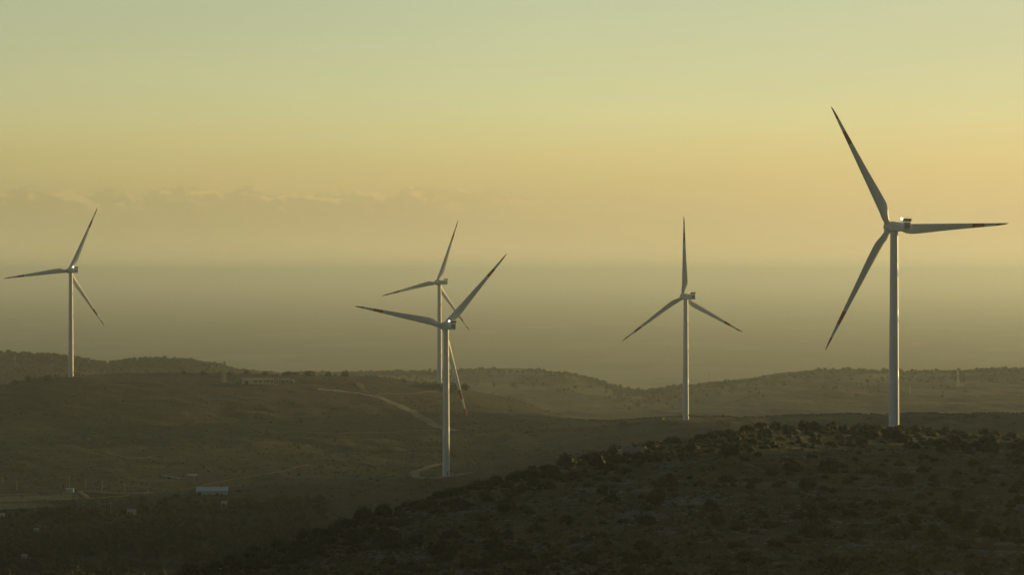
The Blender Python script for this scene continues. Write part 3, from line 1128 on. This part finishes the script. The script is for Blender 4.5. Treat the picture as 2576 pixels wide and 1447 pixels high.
def low_wall(px0, py0, px1, py1, h, label, mat='whitewall', dmin=900, dmax=2200, name='garden_wall', th=0.35):
    a, b = at(px0, py0, dmin, dmax), at(px1, py1, dmin, dmax)
    n = 12
    m = MB()
    L = math.hypot(b[0] - a[0], b[1] - a[1])
    nx, ny = -(b[1] - a[1]) / L * th / 2, (b[0] - a[0]) / L * th / 2
    secs = []
    for k in range(n + 1):
        t = k / n
        x, y = a[0] + (b[0] - a[0]) * t, a[1] + (b[1] - a[1]) * t
        z = ground(x, y)
        hh = h * (1 + 0.05 * math.sin(k * 2.3))
        secs.append([(x + nx, y + ny, z - 0.5), (x - nx, y - ny, z - 0.5), (x - nx, y - ny, z + hh), (x + nx, y + ny, z + hh)])
    m.loft(secs)
    return tag(m.obj(name, M[mat]), label, 'wall')


low_wall(527, 966.5, 586, 966, 0.8, "low pale wall running past the foot of the hilltop lattice mast", 'cream', dmax=2100)
low_wall(407, 1200, 452, 1206.5, 0.7, "low white wall on the slope above the brown field", 'whitewall')
low_wall(640, 969.3, 700, 968.8, 0.5, "low pale wall along the front of the pink building", 'cream', dmax=2100)
# valley
house('cabin', 164.6, 184, 1231.5, 1241, "small white cabin with two panels beside the field tracks", 'cabin', 2.4, 'flat', 'bluewhite', 'bluewhite', [(0.497, 0.503, 0.02, 0.98, 'panel_joint')], rz=0.05)
house('long_shed', 494, 572, 1237.5, 1246.5, "long shed with a bluish white roof in the valley", 'shed', 9.0, 'shed', 'whitewall', 'bluewhite', [(0.03, 0.15, 0, 0.75, 'door'), (0.40, 0.45, 0, 0.30, 'door'), (0.78, 0.83, 0, 0.3, 'door')], rz=0.10, roofrise=1.5)
house('hut', 318, 339, 1288.5, 1298, "small house with two pale windows among dark bushes in the lower left", 'house', 4.0, 'gable', 'cream', 'concrete', [(0.15, 0.4, 0.25, 0.8, 'window'), (0.55, 0.7, 0, 0.8, 'door')], roofrise=0.9)
house('roof_hut', 556, 569, 1266.8, 1271.5, "little white hut below the right end of the long shed", 'hut', 3.0, 'shed', 'cream', 'whitewall', [(0.3, 0.6, 0, 0.8, 'door')], roofrise=0.5)
house('pump_house', 54, 65, 1398.5, 1407, "white pump house by the track in the bottom left corner", 'hut', 2.0, 'flat', 'whitewall', 'whitewall', [(0.35, 0.62, 0, 0.7, 'door')], dmin=700)
house('farm_shed', -4, 8, 1296, 1304, "pale shed cut by the left edge of the photo", 'shed', 3.0, 'flat', 'cream', 'concrete', [(0.4, 0.7, 0, 0.7, 'door')])
house('barn', 84, 96, 1335.5, 1340, "low pale barn among dark trees in the bottom left", 'barn', 3.0, 'gable', 'cream', 'whitewall', [(0.3, 0.6, 0, 0.7, 'door')], dmin=700, roofrise=0.7)
# greenhouse tunnel
x, d, z = at(482, 1199.5)
g_ = empty('greenhouse', (x, d, z), 0.1)
tag(g_, "pale arched greenhouse tunnel on the slope above the long shed", 'greenhouse')
w_ = 24 * d / F
b_ = MB()
sec = lambda xx: [(xx, 1.3 * math.cos(a) + 1.3, 1.15 * math.sin(a)) for a in np.linspace(0, math.pi, 9)]
b_.loft([sec(q) for q in np.linspace(-w_ / 2, w_ / 2, 6)])
b_.obj('cover', M['bluewhite'], g_, smooth=True, angle=0.6)
b_ = MB()
for q in np.linspace(-w_ / 2, w_ / 2, 6):
    p = sec(q)
    for u, v in zip(p[:-1], p[1:]):
        b_.bar(u, v, 0.05, 5)
b_.obj('hoops', M['galv'], g_)
# at the foot of turbine with the red lamp: a yellow equipment cabinet and a white one
x, d, z = at(1669, 1058.3, 1000, 1640)
g_ = empty('equipment_cabinet', (x, d, z), 0.6)
tag(g_, "sunlit yellow cabinet on the grass left of the red lamp turbine's foot", 'cabinet')
MB().box((0, 0, 0.9), (1.3, 1.0, 1.9), 0.05).obj('body', M['yellow'], g_)
MB().box((0, 0, 1.92), (1.5, 1.2, 0.12), 0.03).obj('lid', M['yellow'], g_)
MB().box((0.25, -0.52, 0.9), (0.06, 0.06, 0.4)).obj('handle', M['grey'], g_)
x, d, z = at(1686, 1058.3, 1000, 1640)
g_ = empty('marker_block', (x, d, z), 0.3)
tag(g_, "small white block beside the yellow cabinet near the turbine foot", 'block')
MB().box((0, 0, 0.4), (0.9, 0.7, 0.9), 0.06).obj('body', M['whitewall'], g_)
MB().box((-0.9, 0.1, 0.3), (0.7, 0.6, 0.7), 0.06).obj('base', M['grey'], g_)
# transformer kiosk beside the front turbine
bx, by, bz = BASES[1]
g_ = empty('transformer_kiosk', (bx + 3.6, by - 1.0, ground(bx + 3.6, by - 1.0)), 0.2)
tag(g_, "pale grey kiosk at the foot of the front middle turbine", 'kiosk')
MB().box((0, 0, 1.0), (1.7, 1.5, 2.2), 0.04).obj('body', M['concrete'], g_)
MB().box((0, 0, 2.16), (1.9, 1.7, 0.16), 0.03).obj('roof', M['concrete'], g_)
MB().box((0, -0.77, 0.95), (0.8, 0.06, 1.7)).obj('door', M['logo'], g_)

for px, py, lab in ((2420.6, 973.2, "white car parked at the foot of the hazy lattice mast on the far hill"), (2452.6, 972.7, "white car parked farther right on the far hill track")):
    x, d, z = at(px, py, 2300, 3440)
    c_ = empty('parked_car', (x, d, z + 0.15), 0.3)
    tag(c_, lab, 'car', 'cars parked on the far hill')
    b_ = MB()
    b_.box((0, 0, 0.62), (4.3, 1.75, 0.62), 0.12)
    b_.obj('body', M['carpaint'], c_)
    b_ = MB()
    b_.box((-0.2, 0, 1.2), (2.5, 1.6, 0.62), 0.08, taper=0.78)
    b_.obj('cabin', M['carpaint'], c_)
    for s in (-1, 1):
        for q in (-1, 1):
            MB().bar((1.35 * s, 0.72 * q, 0.33), (1.35 * s, 0.92 * q, 0.33), 0.33, 14).obj('wheel', M['tyre'], c_)
    MB().box((-0.2, -0.74, 1.2), (1.9, 0.10, 0.36)).obj('window', M['glass'], c_)

# stone ruin on the rocky hill
x, d, z = at(1594, 1146, 500, 800)
g_ = empty('stone_ruin', (x, d, z), 0.12)
tag(g_, "roofless pale stone ruin with two small holes on the rocky hill", 'ruin')


def rubble(name, x0, x1, y, z_of, th, holes, parent):
    """a broken wall of stacked courses"""
    m = MB()
    n = int((x1 - x0) / 0.35)
    for k in range(n):
        xa = x0 + (x1 - x0) * k / n
        top = z_of((k + 0.5) / n) + random.uniform(-0.12, 0.12)
        zz = -0.6
        while zz < top:
            hh = random.uniform(0.26, 0.38)
            xc, zc = xa + (x1 - x0) / n / 2, zz + hh / 2
            if not any(abs(xc - a) < 0.3 and abs(zc - b) < 0.3 for a, b in holes):
                m.box((xc + random.uniform(-0.02, 0.02), y + random.uniform(-0.04, 0.04), zc), ((x1 - x0) / n * 1.08, th + random.uniform(-0.05, 0.08), hh * 1.06), 0.03)
            zz += hh
    return m.obj(name, M['stone'], parent)


rubble('front_wall', -3.45, 3.3, 0.0, lambda t: 3.1 if t < 0.33 else (3.1 - (t - 0.33) * 3.2 if t < 0.5 else 2.35 + 0.25 * math.sin(t * 19)), 0.55, [(-2.75, 2.35), (-1.65, 2.35)], g_)
b_ = rubble('side_wall', 0.3, 4.2, 0.0, lambda t: 3.0 - 1.9 * t, 0.5, [], g_)
b_.location = (-3.3, 0, 0)
b_.rotation_euler = (0, 0, math.pi / 2)
b_ = rubble('back_wall', -3.0, 2.5, 4.4, lambda t: 1.4 + 0.6 * math.sin(t * 7), 0.5, [], g_)


# ------------------------------------------------------------------ vegetation
def ico(sub):
    bm = bmesh.new()
    bmesh.ops.create_icosphere(bm, subdivisions=sub, radius=1.0)
    V = np.array([v.co[:] for v in bm.verts])
    Fc = np.array([[v.index for v in f.verts] for f in bm.faces])
    bm.free()
    return V, Fc


ICO1, ICO2, ICO3 = ico(1), ico(2), ico(3)


def lump(V, r, seed, amp):
    q = V * 2.1 + seed * 3.3
    n = fbm(q[:, 0] + q[:, 2] * 0.7, q[:, 1] - q[:, 2] * 0.6, seed, 3)
    return V * (1 + amp * n)[:, None] * np.asarray(r)


def bush_geo(seed, leaves=420, tall=0.62):
    """unit shrub, radius about 1, standing on z=0: overlapping clumps plus leaf-spray faces"""
    rs = np.random.RandomState(seed)
    Vs, Fs, off = [], [], 0
    cl = []
    k = rs.randint(5, 9)
    for i in range(k):
        a, q = rs.uniform(0, 2 * np.pi), rs.uniform(0.15, 0.62) * (0 if i == 0 else 1)
        r = rs.uniform(0.34, 0.52) * (1.25 if i == 0 else 1)
        cl.append((q * np.cos(a), q * np.sin(a), max(0.12, tall * rs.uniform(0.45, 0.95) * (1 - 0.5 * q)), r))
    for (cx, cy_, cz, r) in cl:
        V, Fc = ICO2
        v = lump(V, (r * 0.95, r * 0.95, r * 0.8), seed + int(cx * 100) % 50, 0.35) + (cx, cy_, cz)
        v[:, 2] = np.maximum(v[:, 2], -0.12)
        Vs.append(v)
        Fs.append(Fc + off)
        off += len(v)
    P = []
    for j in range(leaves):
        cx, cy_, cz, r = cl[rs.randint(len(cl))]
        dv = rs.normal(size=3)
        dv /= np.linalg.norm(dv)
        p = np.array((cx, cy_, cz)) + dv * r * rs.uniform(0.82, 1.22) * (1, 1, 0.88)
        if p[2] < 0.02:
            continue
        u = rs.normal(size=3)
        u /= np.linalg.norm(u)
        w = np.cross(u, rs.normal(size=3))
        w /= np.linalg.norm(w) + 1e-9
        s = rs.uniform(0.05, 0.13)
        P.append([p - u * s, p + w * s * 0.55, p + u * s, p - w * s * 0.55])
    P = np.array(P)
    Q = np.arange(len(P) * 4).reshape(-1, 4) + off
    return np.concatenate(Vs + [P.reshape(-1, 3)]), np.concatenate(Fs), Q


def bush_mesh(seed, leaves=420, tall=0.62, mat='leaf'):
    V, T3, Q = bush_geo(seed, leaves, tall)
    return mesh_np('shrub', V, [T3, Q], [M[mat]])


BUSH = [bush_mesh(100 + k, 430, t) for k, t in enumerate((0.55, 0.7, 0.45, 0.62, 0.8, 0.5, 0.66, 0.4))]
SG = 'dark rounded shrubs on the rocky near hill'
n_ind = 0
taken = []


def shrub(x, y, w, hs, label, group, name='shrub', k=None, sink=0.06):
    global n_ind
    me = BUSH[random.randrange(len(BUSH)) if k is None else k]
    o = link(name, me, None, (x, y, ground(x, y) - sink * w), (0, 0, random.uniform(0, 6.28)))
    o.scale = (w * 0.60, w * 0.60 * random.uniform(0.85, 1.1), w * 0.68 * hs)
    tag(o, label, 'shrub', group)
    taken.append((x, y, w / 2))
    n_ind += 1
    return o


# shrubs one can pick out: centre px, base py, width in photo units, height factor, label
CR = 'shrubs along the crest of the near hill'
crest = [
    (2022, 1079, 34, 1.15, "tall round shrub on the crest, midway between the two right hand turbines"),
    (1975, 1079, 26, 0.9, "medium shrub on the crest, left of the tall round one"),
    (1914, 1083, 40, 1.1, "broad dark shrub on the crest, left of the medium one"),
    (1880, 1088, 34, 0.9, "dark shrub on the crest touching the left side of the broad one"),
    (1836, 1098, 44, 0.8, "wide low shrub on the crest right of the red lamp turbine's tower"),
    (1790, 1104, 40, 0.8, "wide dark shrub on the crest below the red lamp turbine's foot"),
    (2066, 1085, 46, 0.7, "low spreading shrub on the crest, right of the tall round one"),
    (2098, 1080, 26, 1.3, "upright shrub on the crest, fourth to the left of the nearest turbine's tower"),
    (2128, 1087, 36, 1.2, "broad upright shrub on the crest, third to the left of the nearest turbine's tower"),
    (2160, 1084, 32, 1.25, "tall shrub on the crest, second to the left of the nearest turbine's tower"),
    (2205, 1083, 48, 0.6, "low hedge like shrub touching the left side of the nearest turbine's foot"),
    (2264, 1083, 36, 0.65, "low shrub covering the right side of the nearest turbine's foot"),
    (2304, 1085, 26, 1.1, "small round shrub just right of the nearest turbine's foot"),
    (2340, 1088, 40, 0.6, "low spreading shrub on the crest, second to the right of the nearest turbine"),
    (2379, 1086, 24, 1.0, "small dark shrub by itself on the crest, third to the right of the nearest turbine"),
    (2404, 1090, 30, 0.75, "low shrub on the crest beside the small dark one, right of the nearest turbine"),
    (2478, 1094, 32, 1.0, "round shrub on the crest toward the right edge, left one of a close pair"),
    (2503, 1098, 28, 0.95, "round shrub on the crest toward the right edge, right one of a close pair"),
    (2545, 1104, 34, 0.9, "dark shrub on the crest at the right edge of the photo"),
    (1640, 1127, 46, 0.7, "wide dark shrub on the crest just right of the stone ruin"),
    (1545, 1143, 52, 0.8, "big dark shrub touching the left side of the stone ruin"),
    (1608, 1157, 46, 0.9, "dark shrub in front of the right half of the stone ruin"),
    (1572, 1163, 36, 0.8, "dark shrub below the left corner of the stone ruin"),
    (1700, 1116, 44, 0.7, "dark shrub on the crest, second to the right of the stone ruin"),
    (1502, 1157, 40, 0.75, "dark shrub on the crest, second to the left of the stone ruin"),
    (1422, 1172, 56, 0.95, "largest dark shrub on the sloping crest, left of the stone ruin"),
    (1340, 1198, 46, 0.95, "round dark shrub on the sloping crest, right of the front turbine's foot"),
    (1298, 1208, 40, 0.8, "dark shrub on the sloping crest nearest the front turbine's foot"),
    (1375, 1190, 30, 0.7, "small shrub on the sloping crest between two larger round ones"),
    (1215, 1228, 56, 0.7, "wide dark shrub on the sloping crest straight below the dirt pad"),
    (1130, 1250, 46, 0.7, "dark shrub on the sloping crest below the front turbine's foot"),
]
for px, py, w, hs, lab in crest:
    x, d, z = at(px, py, 300, 905)
    shrub(x, d, w * d / F, hs, lab, CR)

px = 985
while px < 2600:
    px += random.uniform(13, 30)
    if 1548 < px < 1630 or 2222 < px < 2252:
        continue
    py = np.interp(px, cx_, cv_[:, 0]) + random.uniform(1, 9)
    x, d, z = at(px, py, 300, 905)
    w = random.uniform(2.4, 5.4) if px < 2050 else random.uniform(2.0, 4.4)
    if any((x - a) ** 2 + (d - b) ** 2 < (0.35 * (w / 2 + q)) ** 2 for a, b, q in taken):
        continue
    side = 'sloping crest left of the ruin' if px < 1560 else ('crest between ruin and nearest turbine' if px < 2240 else 'crest right of the nearest turbine')
    shrub(x, d, w, random.uniform(0.6, 0.95), "dark shrub in the close row along the " + side, CR)


def free(x, y, r):
    return all((x - a) ** 2 + (y - b) ** 2 > (0.62 * (r + q)) ** 2 for a, b, q in taken[-400:])


def zone(px, py):
    t = (py - np.interp(px, cx_, cv_[:, 0])) / (1447 - np.interp(px, cx_, cv_[:, 0]) + 1)
    v = 'just under the crest' if t < 0.28 else ('halfway down the slope' if t < 0.62 else 'near the bottom edge')
    if px > 2300:
        h = 'at the far right'
    elif px > 2050:
        h = "below the nearest turbine"
    elif px > 1750:
        h = 'between the right turbines'
    elif px > 1450:
        h = "below the ruin"
    elif px > 1150:
        h = "below and right of the dirt pad"
    else:
        h = "left of the dirt pad"
    return v, h


# candidates spread over the near hill; the largest in the picture become individuals
cand = []
tries = 0
while len(cand) < 1050 and tries < 90000:
    tries += 1
    px = random.uniform(380, 2600)
    yc = np.interp(px, cx_, cv_[:, 0])
    if yc > 1460:
        continue
    py = random.uniform(yc + 2, 1475) if random.random() < 0.72 else random.uniform(yc + 2, yc + 50)
    x, d, z = at(px, py, 250, 900)
    clump = vnoise(np.array(x / 22.0), np.array(d / 22.0), 77)
    if random.random() > (0.75 if py - yc < 48 and px > 1600 else 0.15 + 1.1 * clump * clump):
        continue
    w = random.choice((2.0, 2.6, 3.2, 3.9, 4.6, 5.5)) * random.uniform(0.85, 1.15)
    w *= 0.75 + 0.35 * (d - 430) / 450
    if not all((x - a) ** 2 + (d - b) ** 2 > (0.44 * (w / 2 + q)) ** 2 for a, b, q in taken):
        continue
    taken.append((x, d, w / 2))
    cand.append((w * F / d, x, d, w, px, py))
cand.sort(reverse=True)
rest = cand[165:]
for (s, x, d, w, px, py) in cand[:165]:
    v, h = zone(px, py)
    size = 'large' if s > 56 else ('medium' if s > 44 else 'small')
    hs = random.uniform(0.7, 1.15)
    shp = 'rounded' if hs > 0.9 else 'spreading'
    shrub(x, d, w, hs, f"{size} {shp} dark shrub {v}, {h}", SG)
    taken.pop()

# shrubs seen on the middle rises
for px, py, w, hs, lab in (
        (2448, 1052, 17, 1.3, "round tree like shrub standing alone on the second crest, right of the nearest turbine"),
        (2510, 1053, 13, 1.1, "small round shrub on the second crest near the right edge"),
        (2405, 1054, 18, 0.5, "low shrub on the second crest, left of the round tree like one"),
        (2330, 1053, 22, 0.6, "low shrub on the second crest, nearest the tower's right side"),
        (1570, 1068, 24, 0.8, "dark shrub on the grassy rise left of the yellow cabinet"),
        (1604, 1066, 20, 0.6, "low shrub on the grassy rise between the dark one and the yellow cabinet"),
        (1520, 1075, 18, 0.6, "leftmost low shrub on the grassy rise, where it meets the valley"),
        (2190, 1054, 20, 0.5, "low shrub on the second crest, left of the nearest turbine's tower")):
    x, d, z = at(px, py, 1100, 1700)
    shrub(x, d, w * d / F, hs, lab, 'shrubs on the middle rise')
HC = [(122, 957, 22, "dark shrub on the skyline left of the leftmost turbine's foot"), (70, 962, 22, "dark shrub on the skyline near the left edge"),
      (36, 969, 18, "dark shrub lowest on the skyline at the left edge"), (462, 942, 16, "round shrub on the skyline, first to the right of the leftmost turbine"),
      (512, 943, 18, "round shrub on the skyline left of the lattice mast"), (552, 943, 18, "dark shrub on the skyline behind the lattice mast's left leg"),
      (576, 943, 14, "small dark shrub on the skyline just right of the lattice mast"), (620, 943, 18, "dark shrub on the skyline behind the left end of the pink building"),
      (668, 943, 16, "low dark shrub on the skyline behind the middle of the pink building"), (716, 944, 16, "dark shrub on the skyline behind the orange topped pole"),
      (726, 944, 18, "left one of two close round trees on the skyline right of the pink building"), (745, 945, 17, "right one of two close round trees on the skyline right of the pink building"),
      (778, 946, 26, "wide low shrub on the skyline, first to the right of the two round trees"), (826, 947, 20, "round shrub on the skyline, second to the right of the two round trees"),
      (844, 947, 12, "small round shrub on the skyline beside a larger one"), (870, 948, 26, "wide shrub on the skyline above the top of the pale track"),
      (1045, 965, 14, "small shrub on the falling skyline above the lit path"), (1069, 968, 13, "small dark shrub on the falling skyline, second above the lit path"),
      (1103, 973, 12, "low shrub on the falling skyline at the rear turbine's foot"), (1147, 978, 22, "wide low shrub on the falling skyline right of the rear turbine's foot"),
      (1170, 981, 26, "wide low shrub on the falling skyline beside the front turbine's lowest blade"), (1016, 963, 14, "little shrub on the falling skyline left of the lit path's shrubs")]
for px, py, w, lab in HC:
    x, d, z = at(px, py, 1750, 2060)
    shrub(x, d, w * d / F, random.uniform(0.9, 1.25), lab, 'shrubs on the skyline of the left hill')


def scatter(name, items, geos, mat, label, cat):
    """many small plants as one mass: items are (x, y, z, w, hs, rot)"""
    Vs, T3, Q4, off = [], [], [], 0
    for (x, y, z, w, hs, r) in items:
        V, t, q = geos[random.randrange(len(geos))]
        c, s = math.cos(r), math.sin(r)
        v = np.stack([x + (V[:, 0] * c - V[:, 1] * s) * w / 2, y + (V[:, 0] * s + V[:, 1] * c) * w / 2, z + V[:, 2] * w / 2 * hs], 1)
        Vs.append(v)
        T3.append(t + off)
        if len(q):
            Q4.append(q + off)
        off += len(v)
    fs = [np.concatenate(T3)] + ([np.concatenate(Q4)] if Q4 else [])
    o = link(name, mesh_np(name, np.concatenate(Vs), fs, [M[mat]]))
    return tag(o, label, cat, kind='stuff')


def small_geo(seed, n=3, leaves=40, tall=0.6):
    rs = np.random.RandomState(seed)
    Vs, Fs, off = [], [], 0
    for i in range(n):
        a, q = rs.uniform(0, 6.28), rs.uniform(0, 0.5) * (i > 0)
        r = rs.uniform(0.4, 0.62)
        v = lump(ICO1[0], (r, r, r * 0.85), seed + i, 0.5) + (q * np.cos(a), q * np.sin(a), tall * rs.uniform(0.5, 0.9))
        Vs.append(v)
        Fs.append(ICO1[1] + off)
        off += len(v)
    P = []
    for j in range(leaves):
        dv = rs.normal(size=3)
        dv /= np.linalg.norm(dv)
        p = np.array((0, 0, tall * 0.7)) + dv * rs.uniform(0.55, 0.95) * (1, 1, 0.7)
        if p[2] < 0:
            continue
        u, w = rs.normal(size=3) * 0.12, rs.normal(size=3) * 0.08
        P.append([p - u, p + w, p + u, p - w])
    P = np.array(P).reshape(-1, 3)
    return np.concatenate(Vs + [P]), np.concatenate(Fs), np.arange(len(P)).reshape(-1, 4) + off


SMALL = [small_geo(k) for k in range(300, 308)]
BUSHG = [bush_geo(200 + k, 160, 0.6) for k in range(5)]
scatter('shrub_cover', [(x, d, ground(x, d) - 0.06 * w, w, random.uniform(0.7, 1.1), random.uniform(0, 6.28)) for (s, x, d, w, px, py) in rest], BUSHG, 'leaf',
        "smaller dark shrubs scattered thickly over the rocky near hill", 'shrubs')
# low scrub and tufts on the near hill
it, it2, rocks = [], [], []
while len(it) + len(it2) < 9500:
    px = random.uniform(330, 2650)
    yc = np.interp(px, cx_, cv_[:, 0])
    py = random.uniform(yc - 1, 1480)
    if yc > 1470:
        continue
    x, d, z = at(px, py, 250, 905)
    if random.random() > 0.25 + vnoise(np.array(x / 14.0), np.array(d / 14.0), 5):
        continue
    w = random.uniform(0.4, 1.7)
    (it if random.random() < 0.75 else it2).append((x, d, z - 0.03, w, random.uniform(0.5, 1.0), random.uniform(0, 6.28)))
scatter('low_scrub', it, SMALL[:4], 'scrub', "low dark scrub covering the ground of the near hill", 'scrub')
scatter('dry_grass', it2, SMALL[4:], 'drygrass', "dry brown grass tufts on the near hill", 'grass')


def rock_geo(seed):
    rs = np.random.RandomState(seed)
    v = ICO1[0] * rs.uniform(0.55, 1.0, (len(ICO1[0]), 1)) * (1, rs.uniform(0.5, 0.9), rs.uniform(0.3, 0.6))
    return v, ICO1[1], np.zeros((0, 4), int)


ROCKG = [rock_geo(k) for k in range(12)]
while len(rocks) < 1900:
    px = random.uniform(380, 2600)
    yc = np.interp(px, cx_, cv_[:, 0])
    if yc > 1470:
        continue
    py = random.uniform(yc + 4, 1475)
    x, d, z = at(px, py, 250, 900)
    g = fbm(np.array(x / 26.0), np.array(d / 16.0), 61, 4)
    if g < 0.12 + 0.25 * random.random():
        continue
    rocks.append((x, d, z, random.choice((0.35, 0.5, 0.7, 1.0, 1.5)) * random.uniform(0.8, 1.2), random.uniform(0.7, 1.3), random.uniform(0, 6.28)))
scatter('limestone_rocks', rocks, ROCKG, 'rock', "pale limestone rocks strewn between the shrubs of the near hill", 'rocks')

# scrub on the middle hills and valley (reads as one mass)
it = []
tries = 0
while len(it) < 13000 and tries < 160000:
    tries += 1
    px = random.uniform(-150, 2750)
    py = random.uniform(940, 1460)
    x, d, z = at(px, py, 905, 2060)
    if d < 905 or d > 2050:
        continue
    if any((x - a) ** 2 + (d - b) ** 2 < 100 for a, b, _ in BASES):
        continue
    c = vnoise(np.array(x / 70.0), np.array(d / 90.0), 91)
    if random.random() > 0.1 + 1.2 * c ** 2:
        continue
    w = random.uniform(0.8, 1.8) / (0.5 + random.random() * 0.5) * (1.3 if d < 1250 and px < 500 else 1.0)
    if px < 420 and 1225 < py < 1300:
        w = min(w, 1.6)
    it.append((x, d, z - 0.1, w, random.uniform(0.6, 1.0), random.uniform(0, 6.28)))
scatter('hillside_scrub', it, SMALL, 'leaf', "dark scrub and bushes dotting the hillsides and the valley", 'scrub')

# dark trees of the valley bottom, lower left
TREEG = [small_geo(400 + k, 5, 90, 1.1) for k in range(6)]
it = []
while len(it) < 1500:
    px, py = random.uniform(-120, 820), random.uniform(1258, 1465)
    x, d, z = at(px, py, 800, 1300)
    if (px < 340 and py < 1290) or d < 820 or py > np.interp(px, cx_, cv_[:, 0]) + 5:
        continue
    c = vnoise(np.array(x / 28.0), np.array(d / 40.0), 55)
    if random.random() > 0.04 + 1.25 * c ** 2 * (0.5 + 0.5 * min(1, max(0, (py - 1258) / 60))):
        continue
    if any(abs(px - a) < 16 and -6 < py - b < 22 for a, b in ((6, 1300), (60, 1405), (90, 1339), (328, 1296), (562, 1270), (533, 1245), (248, 1262))):
        continue
    it.append((x, d, z - 0.2, random.uniform(2.2, 5.5), random.uniform(0.7, 1.15), random.uniform(0, 6.28)))
scatter('valley_trees', it, TREEG, 'leaf', "dark trees and thickets filling the valley bottom at the lower left", 'trees')

# trees along the far ridges
TREEG = [small_geo(400 + k, 5, 90, 1.1) for k in range(6)]
it = []
for k in range(9000):
    px = random.uniform(-200, 2800)
    c = np.interp(px, xs, np.arange(len(xs)))
    dc = ND[10][int(c)]
    d = dc + random.uniform(-70, 20) if random.random() < 0.6 else dc - abs(random.gauss(0, 190))
    if d < 2500:
        continue
    x = (px - PW / 2) / F * d
    dense = vnoise(np.array(x / 60.0), np.array(d / 60.0), 13)
    left = px < 640
    mid = 1540 < px < 1720
    if random.random() > (0.7 if left or mid else 0.06 + 0.9 * dense ** 2):
        continue
    w = random.uniform(3.0, 7.0) * (1.15 if left else 1.0)
    hs = random.uniform(0.8, 1.25) * (1.5 if mid and random.random() < 0.5 else 1.0)
    it.append((x, d, ground(x, d) - 0.3, w, hs, random.uniform(0, 6.28)))
scatter('ridge_woodland', it, TREEG, 'leaf_far', "hazy trees and bushes covering the far ridges", 'woodland')

# ------------------------------------------------------------------ haze
def build_haze():
    m = bpy.data.materials.new('haze_air')
    m.use_nodes = True
    N, L = m.node_tree.nodes, m.node_tree.links
    N.remove(N['Principled BSDF'])
    v = N.new('ShaderNodeVolumePrincipled')
    v.inputs['Color'].default_value = (*HAZE_COLOR, 1)
    v.inputs['Density'].default_value = HAZE_DENSITY
    v.inputs['Anisotropy'].default_value = HAZE_ANISO
    v.inputs['Density Attribute'].default_value = ''
    v.inputs['Temperature Attribute'].default_value = ''
    L.new(v.outputs[0], N['Material Output'].inputs['Volume'])
    b = MB()
    x0, x1, y0, y1, z0, z1 = -160000, 160000, -9000, 310000, -305.0, 79.0
    b.box(((x0 + x1) / 2, (y0 + y1) / 2, (z0 + z1) / 2), (x1 - x0, y1 - y0, z1 - z0))
    o = b.obj('haze', m)
    tag(o, kind='stuff')
    o['label'] = "pale golden haze lying over the hills and the plain"


build_haze()
print('individual shrubs', n_ind)
